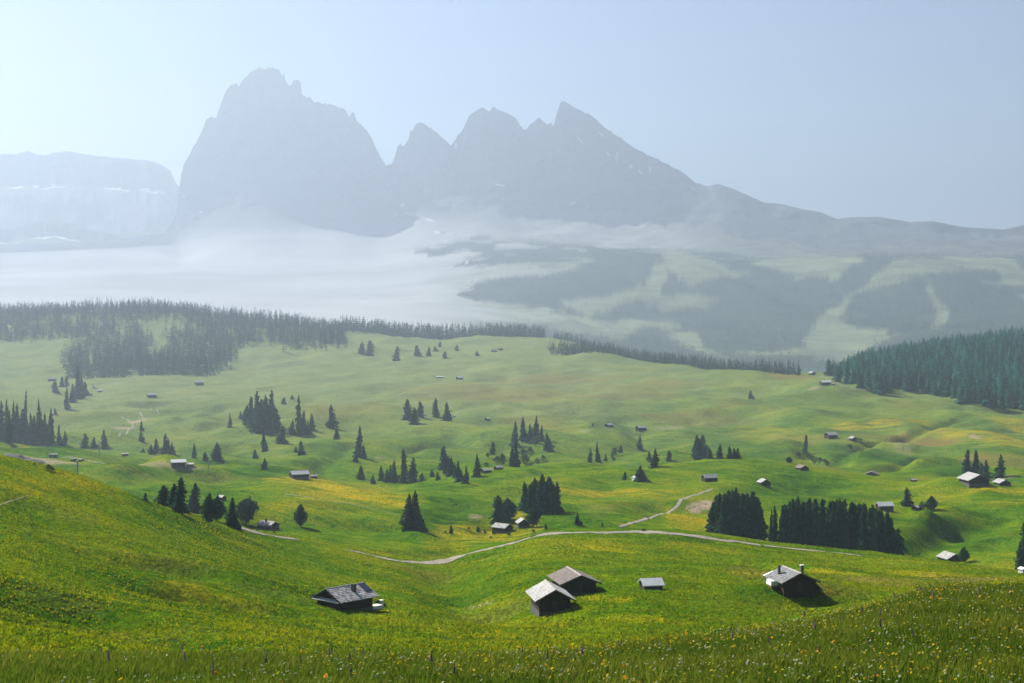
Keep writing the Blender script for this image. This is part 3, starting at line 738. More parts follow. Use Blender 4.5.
# trees round the two huts by the road
tree(498, 495, 522, 16, 'broad dark spruce behind the hut with the pale roof by the road', 'd')
tree(507.5, 499, 521, 15, 'round dark pine right behind the hut with the pale roof', 'r')
tree(533.6, 505, 527, 11, 'egg-shaped dark pine right of the second roadside hut', 'r')
cluster('tall dark spruce in the dense clump above the roadside huts', 'spruces in the clump above the huts', [(525,482,511,11),(530,484,513,10),(536,477,512,11),(543,473.5,513,12),(550,478,513,11),(557,482,512,10),(540,480,513.5,11),(546,481,514,11),(553,484,513.5,10),(533,482,510,10),(549,476,508,10)], 'd')
small = [(451,524.5,533.5,4.5,'s','small young spruce in the flowers left of the roadside hut'),(478,526,532,4,'s','young spruce just left of the hut with the pale roof'),(485,529,533.5,2.4,'s','tiny thin spruce before the hut corner'),(494,531.5,535,3,'b','tiny bush below the hut with the pale roof'),
 (445.5,530.5,533,3,'b','low bush left of the small young spruce'),(509,531,536,3,'b','small bush below the gap between two huts'),(491,536,539,3,'b','lowest tiny bush near the road below the hut'),(546,523,529,3.5,'s','little spruce beside the road bend'),(533,529,532.5,4,'b','bush under the egg-shaped pine'),(469,527,529.5,3,'b','faint bush between the young spruces'),
 (577.5,511.5,525,5,'s','slender young spruce with a dark foot on the green hollow'),(580.5,519.5,525,4,'s','short spruce leaning on the slender young one in the hollow'),(602.5,523,527,2.6,'b','tiny bush in the hollow above the road'),(644,528.5,531.5,5,'b','low dark bush on the edge of the road'),
 (257,528.5,531,2.6,'b','tiny bush by the road before the chalet'),(266,529.5,532,2.4,'b','small bush on the verge right of the chalet path'),(274,530.5,533,2.6,'b','tiny bush under the chalet terrace'),(919,553,555.5,3,'b','tiny dark bush on the brow beside the low barn')]
for (u, t_, b_, w, k_, lb) in small: tree(u, t_, b_, w, lb, k_)
# valley-bottom trees
cluster('dark spruce in the row along the stream left of the tall thin one', 'spruces along the valley stream', [(381,465,481,7),(387,469,482,7),(394,460,481.5,8),(391,464,481,7)], 's')
tree(361, 465, 479.5, 8, 'lone spruce left of the streamside row', 's')
tree(373, 474, 484, 6, 'small spruce at the lower left of the streamside row', 's')
tree(404, 448, 482, 6.5, 'tall thin spruce paler than its neighbours by the stream', 'd')
tree(413, 457, 482, 12, 'stout dark spruce right of the tall thin one', 's')
tree(422, 472, 480, 6, 'short spruce hugging the stout one on its right', 's')
cluster('small spruce of the two between the streamside row and the hut grove', 'two small spruces mid valley', [(432,469,477,5),(437.5,471,480.5,5)], 's')
tree(444, 446, 469, 11, 'tall broad spruce at the upper left of the grove near the twin huts', 'd')
cluster('dark spruce in the grove running down left of the twin huts', 'spruces in the grove by the twin huts', [(451,456,475,8),(455,463,478,8),(459,460,482,9),(466,465,484,8),(446,464,473,6)], 's')
tree(477, 453, 477, 9, 'tall pointed spruce at the left end of the twin huts', 's')
tree(492.7, 441, 455, 6, 'single spruce above the twin huts', 'd')
cluster('bush on the bank behind the twin huts', 'bushes behind the twin huts', [(497,456,464,8,'b'),(502,454,465,8,'b'),(488,452,458,4,'b'),(486,462,466,6,'b')], 'b')
tree(359, 425, 457, 10, 'tall dark spruce alone at the mouth of the gully', 's')
tree(356, 452, 462, 5.5, 'short spruce at the foot of the tall gully spruce', 's')
tree(363.5, 444, 459, 7, 'middling spruce shape standing for the shadow right of the tall gully spruce', 's')  # spruce added where the tall one only throws its shadow
# slope trees, middle
tree(407, 399, 420.5, 10.5, 'broadest spruce of the left trio on the open hillside', 'd')
tree(414.5, 407, 424, 9, 'front spruce of the left trio on the open hillside', 's')
tree(420.5, 401, 417, 7, 'rear spruce of the left trio on the open hillside', 'd')
tree(436, 398, 417, 6.5, 'slim pale spruce of the pair on the open hillside', 'd')
tree(446.6, 401, 421, 11, 'dark broad spruce of the pair on the open hillside', 's')
# left grove on the hillside
cluster('bluish spruce in the large grove on the left hillside', 'spruces in the left hillside grove', [(251,396,427,9),(256,391,431,10),(262.5,399,431,9),(266.6,395,426,8),(272,390,425,8.5),(276,407,431,9),(247,405,424,8),(269,405,433,10),(259,406,432,10)], 'd')
tree(230, 412, 427.5, 5, 'thin leaning spruce left of the hillside grove', 's')
cluster('small bush-like spruce at the left edge of the hillside grove', 'little spruces by the grove', [(240.5,411,419,4),(244,410,420,5)], 's')
tree(264, 430, 452, 6, 'narrow spruce standing below the hillside grove', 'd')
tree(282, 425, 443, 9, 'stout spruce below the right edge of the hillside grove', 's')
tree(255, 449, 458.5, 7, 'small broad spruce low on the left hillside', 's')
tree(264.7, 458, 469.5, 6, 'lowest small spruce on the bank above the yellow meadow', 's')
tree(217.5, 442, 461.5, 13, 'broad spruce right of the lift pole behind the farm', 's')
tree(205, 452, 461, 6, 'short round spruce close to the farm annex', 'd')
tree(194, 442.5, 458, 4.5, 'thin spruce rising behind the farm roof', 's')
cluster('spruce in the small wood behind the white-roofed farm', 'spruces behind the farm', [(151,444,454,6),(156,438,453,7),(165,433,454,8),(172,442,455,8),(168,438,454,8)], 's')
tree(143, 448, 452.5, 3.5, 'tiny spruce left of the farm wood', 's')
cluster('bluish spruce in the pointed group right of the hillside grove', 'pointed spruces right of the grove', [(292.5,419,435,7),(299,394,435,9),(304,410,435,8),(311.5,413,430,7),(308,420,434,7)], 's')
tree(284, 397, 404.5, 5, 'small round spruce above the hillside groves', 'd')
tree(292, 395, 399.5, 4, 'tiny spruce highest above the hillside groves', 'd')
tree(332, 404, 428.5, 11, 'large lone spruce on the mid left hillside', 's')
tree(336.5, 427, 439.5, 6.5, 'small spruce just below the large lone hillside spruce', 's')
tree(301, 440, 455, 8, 'small spruce above the long barn', 's')
tree(296, 446, 452.5, 4, 'tiny bush-like spruce left of the one above the long barn', 's')
# far left wood
cluster('hazy blue spruce in the tall wood at the left edge', 'spruces at the left edge', [(-6,402,442,10),(1,400,442,9),(6.6,398,442,9),(12.5,399,442,8),(18,402,442,9),(25,389,443,9),(31,412,443,9),(40,398,443,9),(45,412,444,8),(51,408,444,8),(59,424,445,7),(65,430,445,6),(35,415,443,9),(22,408,443,9),(9,409,443,9)], 's')
tree(85, 433, 447, 7, 'left spruce of the two behind the slim lift pole', 'd')
tree(104, 429, 448, 9, 'right pointed spruce of the two behind the slim lift pole', 's')
tree(94, 437, 448, 6, 'low dull spruce between the two behind the slim lift pole', 'd')
tree(141, 431, 441.5, 6, 'lower spruce of the two beside the pale zigzag track', 's')
tree(141.5, 420, 431, 4.5, 'upper spruce of the two beside the pale zigzag track', 's')
cluster('hazy spruce in the small slanting group on the upper left slope', 'slanting spruces upper left', [(67,386,409,6),(73,383,402,7),(78,364,399,8),(85,381,396,8),(81,376,398,8)], 's')
tree(55, 381, 392, 7, 'round hazy spruce under the small brown hut upper left', 'd')
cluster('hazy little spruce of the two right of the brown hut upper left', 'two little spruces upper left', [(62,376,387,5),(66.5,376,386,5)], 'd')
tree(55, 408, 414.5, 2.8, 'tiny thin spruce right of the left edge wood', 's')
# centre grove
cluster('dark spruce in the tangled grove at the centre of the valley', 'spruces in the centre grove', [(515,420,446,8),(523,416,441,8),(536,415,441,9),(542,424,441,6),(530,423,443,8),(516,440,467,7),(512,446,466,7)], 's')
tree(547.5, 432, 451, 11, 'dark broad spruce at the right end of the centre grove', 's')
cluster('leafy bush in the tangled grove at the centre of the valley', 'bushes in the centre grove', [(526,455,465,8),(522,447,460,9),(543,455,462,6),(535,436,446,8),(530,447,456,7),(537,458,464,5)], 'b')
# middle right
tree(590, 447, 462.5, 6, 'shorter spruce of the two on the brow left of the feathery pair', 's')
tree(597.6, 441, 462.5, 6, 'taller spruce of the two on the brow left of the feathery pair', 's')
tree(605.5, 453, 461, 4, 'small spruce right of the two on the brow', 's')
cluster('thin feathery tree standing loosely on the green slope', 'feathery trees on the slope', [(616,447,456,6),(612.5,448,461,3.5),(614,457,461,3)], 'b')
tree(621, 444, 453, 4.5, 'little pointed spruce right of the feathery trees', 's')
tree(640, 434.6, 449.5, 7, 'pointed spruce below the dark mid-slope barn', 's')
tree(654.7, 448, 467, 9.5, 'tall spruce casting a long shadow down the brow', 's')
tree(649, 451, 460, 6, 'shorter spruce pressed to the left of the tall shadow-casting one', 's')
tree(669, 450, 460.5, 6, 'small upright spruce alone on the brow', 'd')
cluster('dark spruce in the tight block on the brow right of centre', 'spruces in the brow block', [(696,435,458.5,8),(702,434,458.5,8),(706,444,458.5,7),(699,438,458.5,8),(710,448,458.5,5)], 'd')
tree(720, 443, 458.5, 9, 'stout spruce right of the tight block on the brow', 's')
cluster('spruce in the short row ending the brow trees', 'short spruce row on the brow', [(729.5,446,458.5,5),(734,448,458.5,5),(738,448,458.5,5)], 'd')
tree(640.5, 465, 481.5, 11, 'spruce hiding the little white-walled hut', 's')
tree(625, 471.5, 480, 5, 'small spruce left of the little white-walled hut', 'd')
tree(592.7, 423.5, 426.5, 2, 'tiny bush on the slope left of two mid-slope barns', 'b')
tree(750.7, 390, 399, 6, 'lone small spruce high on the right pasture', 's')
tree(805.6, 434, 454, 4.5, 'narrow dark spruce rising from the right gully', 'd')
tree(789, 456.5, 463, 6, 'small round tree above the dark hut in the right gully', 'r')
cluster('low bush lining the right gully', 'bushes in the right gully', [(799,452,456,6),(808,452,459,6),(813,455,461,7),(819,457,462,7),(825,459,463,6),(860,438,441,6),(850,444,448,5)], 'b')
tree(906.7, 487, 506, 11, 'pointed spruce left of the low shed on the right slope', 's')
tree(931.7, 496.5, 511, 10, 'round dark tree right of the low shed on the right slope', 'r')
tree(922, 501, 510, 6, 'low bush squeezed between the shed and the round tree', 'b')
tree(964, 547.5, 562.5, 9, 'round dark tree beside the barn sunk behind the right brow', 'r')
cluster('dark spruce cut by the right edge of the picture', 'spruces at the right edge', [(1020,540,569,13),(1026,518,562,14)], 's')
cluster('tall spruce of the two behind the big right barn', 'tall spruces behind the right barn', [(967,449,474,8),(975.5,449.5,474,9)], 'd')
tree(986, 459, 478, 10, 'middle spruce with a broad foot right of the two tall ones', 's')
tree(982, 463, 477, 8, 'short spruce filling the gap behind the big right barn', 's')
tree(1001, 454, 477, 12, 'broad spruce above the smaller right barn', 's')
# two black blocks beside the road
b1 = 'tall black spruce in the square block above the road'
for (u, t_, dd) in [(714,500,640),(719,494,636),(724,491,632),(730,490,634),(736,489.5,630),(742,490,634),(748,491,630),(753,493,634),(758,498,636),(717,496,652),(727,491,655),(734,490,658),(740,490,655),(746,490,655),(752,493,655),(757,496,650),(714,505,648),(760,503,630)]:
    tree(u, t_+random.uniform(-2.2, 2.6), 0, 13, b1, random.choice('kkd'), float(far(dd)), 'spruces in the square block')
b2 = 'black spruce in the long dark block right of the road'
uu = 786
for (u, t_) in [(786,502),(792,500),(798,499),(804,499),(810,498),(816,499),(822,499),(828,500),(834,501),(840,500),(846,501),(852,502),(858,504),(864,503),(870,505),(876,507),(882,509),(888,512),(893,519),(897,528)]:
    tree(u, t_+random.uniform(-2.6, 2.4), 0, 13, b2, random.choice('kkd'), float(far(628+random.uniform(-4, 4))), 'spruces in the long block')
for u in range(789, 893, 7):
    tree(u, 500+max(0, (u-850)*0.28)+random.uniform(-2.4, 2.2), 0, 14, b2, 'k', float(far(645+random.uniform(-5, 5))), 'spruces in the long block')
cluster('slimmer spruce at the open left end of the long dark block', 'slim spruces left of the long block', [(771,509,0,6),(775.5,505,0,6),(781,507,0,7)], 'd', float(far(640)))
# hill top singles
for (u, t_, b_, w, lb) in [(362,342,354,8,'hazy spruce left of the pair on the upper slope'),(370,340,356,9,'taller hazy spruce of the pair on the upper slope'),(397,346,361,7,'single hazy spruce on the upper pasture'),(417,345,356,6,'hazy spruce right of the single one on the upper pasture'),(429,347,356,5,'thin pale spruce right of the upper pasture singles'),(445,351,358,5,'small hazy spruce beside the upper white huts'),(457,345,351,4,'tiny hazy spruce high on the upper pasture'),(435,346,351,4,'tiny round spruce high on the upper pasture'),(440,341,347,4,'highest tiny spruce on the upper pasture'),(477,351,356,4,'small spruce left of the far barns')]:
    tree(u, t_, b_, w, lb, 'd')

# ---- edge of the right-hand forest: individual trees along the front
FOREST_EDGE = [(829,376),(838,382),(846,384),(853,384),(860,387),(868,387),(876,392),(881,394),(886,392),(893,388),(900,388),(907,391),(914,391),(921,389),(929,393),(935,395),(941,394),(948,396),(955,398),(961,403),(968,402),(974,402),(981,404),(988,406),(995,407),(1002,408),(1009,408),(1016,409),(1023,410),(1030,412)]
fl_lab = 'blue-green spruce on the front edge of the right hillside forest'
def edge_v(u): return np.interp(u, [p[0] for p in FOREST_EDGE], [p[1] for p in FOREST_EDGE])
used = []
for (u, vb) in FOREST_EDGE:
    hpx = random.uniform(15, 24)*(0.75 if u < 850 else 1.0)
    tree(u, vb-hpx, vb, hpx*0.5, fl_lab, 'e', None, 'front spruces of the right forest'); used.append((u, vb))

# ---- woods that read as one mass
def low_spruce(seed, whorls=11, nb=7, top=0.08, taper=0.75):
    return spruce(seed, whorls, nb, 1.0, top, taper, 0.5, 0.03)
def wood(name, pts, hs, rs, protos, label, cat, matname):
    Vs = []; Fs = []; base = 0; Ts = []
    r = np.random.default_rng(5)
    for p, h, q in zip(pts, hs, rs):
        V, Fc = protos[r.integers(len(protos))]
        a = r.random()*6.28; ca, sa_ = math.cos(a), math.sin(a)
        W = np.stack([(V[:, 0]*ca-V[:, 1]*sa_)*q+p[0], (V[:, 0]*sa_+V[:, 1]*ca)*q+p[1], V[:, 2]*h+p[2]], 1)
        k = 0.45+1.1*r.random()**1.3; Ts.append(np.tile([k*(0.9+0.35*r.random()), k, k*(0.85+0.3*r.random()), 1], (len(V), 1)))
        Vs.append(W); Fs.append(Fc+base); base += len(V)
    me = np_mesh(name, np.concatenate(Vs), np.concatenate(Fs)); col_attr(me, 'tint', np.concatenate(Ts))
    o = link(name, me, None, [M[matname]]); tag(o, label, cat, None, 'stuff'); return o
MIDP = [low_spruce(400+i, 18, 9) for i in range(4)]
LOWP = [low_spruce(420+i, 9, 6) for i in range(4)]
TINY = [low_spruce(440+i, 4, 5, 0.15, 0.8) for i in range(4)]

# right hillside forest behind its front trees
pts, hs, rs = [], [], []
for _ in range(9000):
    u = random.uniform(826, 1130); d = float(far(random.uniform(1480, 1900)))
    p = ground(u, d); v = HV-F*p.z/p.y
    ev = edge_v(u)
    if v > ev-2.0-random.random()*2: continue
    if d < float(far(1620)) and 905 < u < 960 and v > ev-9 and random.random() < 0.7: continue
    if u < 840 and d > float(far(1700)): continue
    x = p.x; y = p.y
    if any((x-a[0])**2+(y-a[1])**2 < 100 for a in pts): continue
    pts.append((p.x, p.y, p.z)); h = random.uniform(21, 37)*min(1, 0.6+(u-826)/80); hs.append(h); rs.append(h*random.uniform(.19, .30))
print('right forest', len(pts))
wood('hillside_forest', pts, hs, rs, MIDP, 'dense blue-green spruce forest covering the right hillside', 'forest', 'needles_lit')

# wooded crest of the left hill
LW = [ [(-40,300),(20,300),(60,300),(260,300),(345,312),(345,345),(325,347),(305,350),(275,345),(240,345),(228,368),(205,378),(150,383),(70,381),(65,360),(70,338),(40,340),(0,342),(-40,345)],]
CLEAR = [[(93,312),(100,310),(102,336),(95,338)],[(115,324),(130,323),(128,342),(117,341)],[(136,320),(165,319),(200,326),(198,333),(172,330),(168,340),(176,347),(160,357),(148,352),(150,338),(140,335)],[(180,346),(186,346),(188,362),(180,366)],[(60,344),(88,336),(96,340),(66,352)],[(130,372),(138,372),(136,384),(131,384)],[(255,338),(300,352),(345,352),(345,368),(240,372),(262,360)]]
pts, hs, rs = [], [], []
def add_pts(n, u0, u1, d0, d1, test, h0, h1, mind2=20, back=300):
    for _ in range(n):
        u = random.uniform(u0, u1); d0_ = random.uniform(d0, d1); d = float(far(d0_))
        p = ground(u, d); v = HV-F*p.z/p.y
        if not test(u, v, d0_): continue
        if any((p.x-a[0])**2+(p.y-a[1])**2 < mind2*2.9 for a in pts[-back:]): continue
        pts.append((p.x, p.y, p.z)); h = random.uniform(h0, h1)*1.68; hs.append(h); rs.append(h*random.uniform(.17, .26))
def in1(u, v, pl): return bool(in_poly(np.array([u]), np.array([v]), pl)[0])
def left_test(u, v, d):
    uu = u+random.gauss(0, 4); vv = v+random.gauss(0, 2.2)
    if any(in1(uu, vv, c) for c in CLEAR): return False
    return any(in1(uu, vv, c) for c in LW) or (d > 2250 and u < 345)
add_pts(7000, -45, 346, 1760, 2330, left_test, 11, 20)
# tree line along the far crest, right of the wooded hill
add_pts(1500, 340, 545, 2150, 2300, lambda u, v, d: (d > 2175+8*math.sin(u/9)) and (v > 0), 14, 24)
add_pts(300, 553, 596, 2180, 2290, lambda u, v, d: True, 9, 15)
def crest_d(u): return float(np.interp(u, [500,545,600,640,700,770,830], [1900,1870,1850,1800,1750,1660,1590]))
add_pts(9000, 547, 800, 1600, 2000, lambda u, v, d: 8 < d-crest_d(u) < 75 - (u-545)*0.12 and (u > 563 or random.random() < 0.4), 7, 14, 9)
print('left wood', len(pts))
wood('hilltop_wood', pts, hs, rs, LOWP, 'hazy spruce wood along the crest of the left hill and ridge', 'forest', 'needles_far')

# forests on the mountain's foot
fi = np.argwhere(forest_mask & (PV < 385) & (Dm < 10500)); pts, hs, rs = [], [], []
cellA = np.zeros(U.shape); 
gx = np.gradient(Xm, axis=1); gd = np.gradient(Dm, axis=0); area = np.abs(gx*gd)
pr = area/(21.0**2)
nj = RNG.random(U.shape)
for (i, j) in fi:
    k = pr[i, j]; n = int(k)+(1 if nj[i, j] < k-int(k) else 0)
    for _ in range(min(n, 4)):
        if i+1 >= U.shape[0] or j+1 >= U.shape[1]: continue
        a, c = random.random(), random.random()
        q = V3[i, j]*(1-a)*(1-c)+V3[i+1, j]*a*(1-c)+V3[i, j+1]*(1-a)*c+V3[i+1, j+1]*a*c
        pts.append(tuple(q)); h = random.uniform(18, 34); hs.append(h); rs.append(h*random.uniform(.22, .3))
print('far forest', len(pts))
if len(pts) > 26000:
    sel = random.sample(range(len(pts)), 26000); pts = [pts[i] for i in sel]; hs = [hs[i] for i in sel]; rs = [rs[i]*1.1 for i in sel]
wood('mountain_forest', pts, hs, rs, TINY, 'far blue forest broken by pale pastures at the foot of the mountains', 'forest', 'needles_far')
print('trees', tree_count)

# ------------------------------------------------------------------ huts
def roof_mb(L, W, h, rise, ov, courses, th=0.16, ovL=None):
    """two slopes of overlapping shingle courses; ridge along y"""
    ovL = ov if ovL is None else ovL
    mb = MB(); hw = W/2+ov; s = rise/(W/2); y0, y1 = -L/2-ovL, L/2+ovL
    for sg in (-1, 1):
        for c in range(courses):
            a = c/courses; b = (c+1)/courses+(0.03 if c < courses-1 else 0)
            xa, xb = a*hw, b*hw
            za = h+rise-s*xa+th*0.9; zb = h+rise-s*xb+th*0.9+(0.05 if courses > 1 else 0)
            if courses > 1: za -= 0.0
            p = [(sg*xa, y0, za-th), (sg*xb, y0, zb-th), (sg*xb, y1, zb-th), (sg*xa, y1, za-th), (sg*xa, y0, za), (sg*xb, y0, zb), (sg*xb, y1, zb), (sg*xa, y1, za)]
            if sg < 0: p = [p[1], p[0], p[3], p[2], p[5], p[4], p[7], p[6]]
            mb.hexa(p)
    return mb
def wall_mb(L, W, h, rise, z0):
    mb = MB(); w = W/2; l = L/2
    mb.add([(-w,-l,z0),(w,-l,z0),(w,-l,h),(0,-l,h+rise),(-w,-l,h),(-w,l,z0),(w,l,z0),(w,l,h),(0,l,h+rise),(-w,l,h)],
           [(0,1,2,3,4),(9,8,7,6,5),(1,6,7,2),(5,0,4,9),(4,3,8,9),(3,2,7,8),(0,5,6,1)])
    return mb
def hut(label, u, v, L, W, h, rise, yaw, roof='shingle_grey', wall='log_dark', ov=0.7, courses=1, d=None, name='hay_hut', cat='hut', base=True, door=True, windows=0, group=None, base_mat='stone', sink=0.0, log_ends=False):
    p = hit(u, v) if d is None else ground(u, d)
    p = p.copy(); p.z -= sink
    o = empty(name, p, math.radians(yaw)); tag(o, label, cat, group)
    z0 = 0.35 if base else -1.6
    wall_mb(L, W, h, rise, z0).build('wall', M[wall], o)
    if base:
        b_ = MB(); b_.box(-W/2-0.06, W/2+0.06, -L/2-0.06, L/2+0.06, -1.6, 0.38); b_.build('stone_base', M[base_mat], o)
    r = roof_mb(L, W, h, rise, ov, courses).build('roof', M[roof], o)
    if courses > 1:
        hw = W/2+ov; s = rise/(W/2); rb = MB()
        rb.hexa([(-.18,-L/2-ov-.05,h+rise+.08),(.18,-L/2-ov-.05,h+rise+.08),(.18,L/2+ov+.05,h+rise+.08),(-.18,L/2+ov+.05,h+rise+.08),(-.07,-L/2-ov-.05,h+rise+.22),(.07,-L/2-ov-.05,h+rise+.22),(.07,L/2+ov+.05,h+rise+.22),(-.07,L/2+ov+.05,h+rise+.22)])
        rb.build('ridge_board', M['plank_pale'], r)
        for yy in (-L/2-ov, L/2+ov):
            vb = MB()
            for sg in (-1, 1):
                q = [(0, yy-.05, h+rise-.12), (sg*hw, yy-.05, h+rise-s*hw-.12), (sg*hw, yy+.05, h+rise-s*hw-.12), (0, yy+.05, h+rise-.12), (0, yy-.05, h+rise+.06), (sg*hw, yy-.05, h+rise-s*hw+.06), (sg*hw, yy+.05, h+rise-s*hw+.06), (0, yy+.05, h+rise+.06)]
                if sg < 0: q = [q[1], q[0], q[3], q[2], q[5], q[4], q[7], q[6]]
                vb.hexa(q)
            vb.build('verge_board', M['log_brown'], r)
    if door:
        dr = MB(); dr.box(-0.5, 0.5, -L/2-0.07, -L/2-0.003, 0.2, min(2.1, h*0.9)); dr.build('door', M['log_brown'], o)
    for k in range(windows):
        xx = (-1)**k*W*0.3; zz = h*0.62
        wf = MB(); wf.box(xx-.42, xx+.42, -L/2-0.09, -L/2-0.004, zz-.42, zz+.42); w_ = wf.build('window', M['whitewash'], o)
        pn = MB(); pn.box(xx-.34, xx+.34, -L/2-0.11, -L/2-0.092, zz-.34, zz+.34); pn.build('pane', M['glass_dark'], w_)
    o['_dims'] = (L, W, h, rise, ov)
    return o, r
def chimney(parent, x, y, z0, hgt, r=0.3, cap=None, capmat='stone'):
    c = MB(); c.box(x-r, x+r, y-r, y+r, z0, z0+hgt); co = c.build('chimney', M['stone'], parent)
    if cap and parent.parent is not None:
        pass
    k = MB(); k.box(x-r-.1, x+r+.1, y-r-.1, y+r+.1, z0+hgt+.005, z0+hgt+.14)
    return co, k

# near left hut with shingle roof, on the slope
o, r = hut('dark log hut on the left slope with speckled grey shingle roof and chimney', 345, 607, 6.5, 5.7, 2.2, 1.35, -43, 'shingle_grey', 'log_dark', 0.75, 9, name='log_hut', sink=0.35)
chimney(r, 1.5, 0.5, 2.5, 1.6, 0.3)
sp = MB(); s_ = 1.35/2.85
sp.hexa([(0.4,2.5,3.55-s_*.4+.2),(2.2,2.5,3.55-s_*2.2+.2),(2.2,3.8,3.55-s_*2.2+.2),(0.4,3.8,3.55-s_*.4+.2),(0.4,2.5,3.55-s_*.4+.3),(2.2,2.5,3.55-s_*2.2+.3),(2.2,3.8,3.55-s_*2.2+.3),(0.4,3.8,3.55-s_*.4+.3)])
sp.build('solar_panel', M['solar'], r)
pr_ = MB(); pr_.hexa([(-3.2,-4.15,1.8),(3.1,-4.15,1.8),(3.1,-3.27,2.05),(-3.2,-3.27,2.05),(-3.2,-4.15,1.9),(3.1,-4.15,1.9),(3.1,-3.27,2.15),(-3.2,-3.27,2.15)])
pr_.build('porch_roof', M['tin_roof'], o)
pa = MB(); pa.box(1.3, 2.8, 3.4, 5.6, -1.0, 0.28); pa.build('terrace', M['whitewash'], o)
ob = o
p = hit(381, 606)
bq = MB(); bq.tube((0, 0, 0), (0, 0, 0.45), 0.42, 0.5, 14); bq.tube((0, 0, 0.45), (0, 0, 1.0), 0.5, 0.42, 14)
bar = empty('barrel', p); tag(bar, 'white barrel beside the terrace of the speckled roof hut', 'barrel')
bq.build('barrel_body', M['white_sheet'], bar)
hb = MB(); hb.tube((0, 0, .28), (0, 0, .33), .485, .495, 14); hb.tube((0, 0, .68), (0, 0, .73), .49, .475, 14); hb.build('hoop', M['dark_metal'], bar)
tree(378, 600, 606, 6, 'scrubby brown bush at the terrace end of the speckled roof hut', 'b')
tree(385, 603, 608, 4, 'small dark bush right of the white barrel', 'b')

# the pair of hay barns, centre
hut('silver-roofed hay barn in front, roof bright on the left side', 550.5, 609.5, 8.0, 5.2, 2.6, 1.4, 9, 'shingle_silver', 'log_dark', 0.85, 8, name='hay_barn', cat='barn')
hut('brown-roofed hay barn behind the silver-roofed one', 574, 591, 8.4, 6.2, 2.4, 1.25, 13, 'shingle_brown', 'log_dark', 0.9, 8, name='hay_barn', cat='barn')
# small bright shed
o, r = hut('little open shed with one bright metal roof on the near meadow', 651, 588.5, 3.3, 3.2, 0.9, 0.85, -78, 'tin_roof', 'log_dark', 0.35, 1, name='feed_shed', cat='shed', base=False, door=False)
st_ = MB(); st_.box(1.6, 2.1, -1.2, 0.9, -0.5, 0.16); st_.build('step', M['plank_pale'], o)
# chalet right
o, r = hut('dark chalet with grey roof and two chimneys on the near right meadow', 792, 587, 6.9, 6.2, 2.2, 1.45, 14, 'shingle_slate', 'log_dark', 0.6, 9, name='chalet', cat='chalet', sink=0.6, base=False)
chimney(r, -2.0, 1.2, 2.4, 2.0, 0.22)
c, k = chimney(r, 1.4, -1.2, 2.7, 1.9, 0.24); k.build('chimney_cap', M['white_sheet'], r)
an = MB(); an.hexa([(3.13,-2.6,-1.4),(4.3,-2.6,-1.4),(4.3,0.4,-1.4),(3.13,0.4,-1.4),(3.13,-2.6,1.75),(4.3,-2.6,0.75),(4.3,0.4,0.75),(3.13,0.4,1.75)]); a_ = an.build('lean_to', M['log_brown'], o)
ar = MB(); ar.hexa([(3.13,-3.0,1.82),(5.1,-3.0,0.05),(5.1,-0.2,0.05),(3.13,-0.2,1.82),(3.13,-3.0,1.9),(5.18,-3.0,0.13),(5.18,-0.2,0.13),(3.13,-0.2,1.9)]); ar.build('lean_to_roof', M['white_sheet'], a_)
p = hit(773.5, 587)
wp = empty('woodpile', p, math.radians(12)); tag(wp, 'covered woodpile under a white sheet left of the two-chimney chalet', 'woodpile')
lg = MB()
for iz in range(5):
    for iy in range(7): lg.tube((-0.8, -1.0+iy*0.3+(iz % 2)*.14, 0.1+iz*0.21), (0.8, -1.0+iy*0.3+(iz % 2)*.14, 0.1+iz*0.21), 0.13, 0.13, 7)
lg.build('log_stack', M['log_end'], wp)
cv = MB(); cv.hexa([(-.98,-1.3,.45),(.98,-1.3,.45),(.98,1.2,.45),(-.98,1.2,.45),(-.9,-1.2,1.25),(.9,-1.2,1.22),(.9,1.1,1.3),(-.9,1.1,1.35)]); cv.build('sheet', M['white_sheet'], wp)
p = hit(770.5, 583); p = Vector((p.x, p.y, p.z))
aw = empty('awning', p, math.radians(17)); tag(aw, 'slanted white awning at the left wall of the two-chimney chalet', 'awning')
am = MB(); am.hexa([(-1.1,-1,1.3),(0.9,-1,2.0),(0.9,1,2.0),(-1.1,1,1.3),(-1.1,-1,1.36),(0.9,-1,2.06),(0.9,1,2.06),(-1.1,1,1.36)]); am.build('canopy', M['white_sheet'], aw)
for (x, y) in ((-1, -.9), (-1, .9), (.8, -.9), (.8, .9)):
    q = MB(); q.tube((x, y, -.6), (x, y, 1.3+(x+1.1)*.35-.02), .05, .05, 6); q.build('post', M['plank_pale'], aw)

# far huts: label, u, v, total width px, shape, yaw, roof, wall, height factor
def far_hut(label, u, v, wpx, yaw, roof='shingle_silver', wall='log_dark', asp=1.3, hf=0.42, rf=0.26, cat='hut', d=None, name=None, group=None, windows=0, side=False, chim=False):
    p = hit(u, v) if d is None else ground(u, d)
    tot = wpx*p.y/F; c_, s_ = abs(math.cos(math.radians(yaw))), abs(math.sin(math.radians(yaw)))
    W = tot/(c_+asp*s_)*0.86; L = W*asp; ov = 0.09*W
    o, r = hut(label, u, v, L, W, max(1.2, hf*W), rf*W, yaw, roof, wall, ov, 4 if wpx > 20 else 1, d, name or 'hay_hut', cat, base=wpx > 12, door=True, windows=windows, group=group)
    if chim: chimney(r, -W*0.2, 0, hf*W+0.1, rf*W+0.9, 0.25)
    return o, r
far_hut('low brown chalet with grey roof beside the road on the left', 268, 529, 26, 55, 'shingle_grey', 'log_brown', 1.35, .36, .22, 'chalet', name='chalet', chim=True, windows=2)
far_hut('roadside hut with a wide pale roof under the dark pines', 502.5, 531.5, 24, 50, 'shingle_silver', 'log_dark', 1.3, .38, .24)
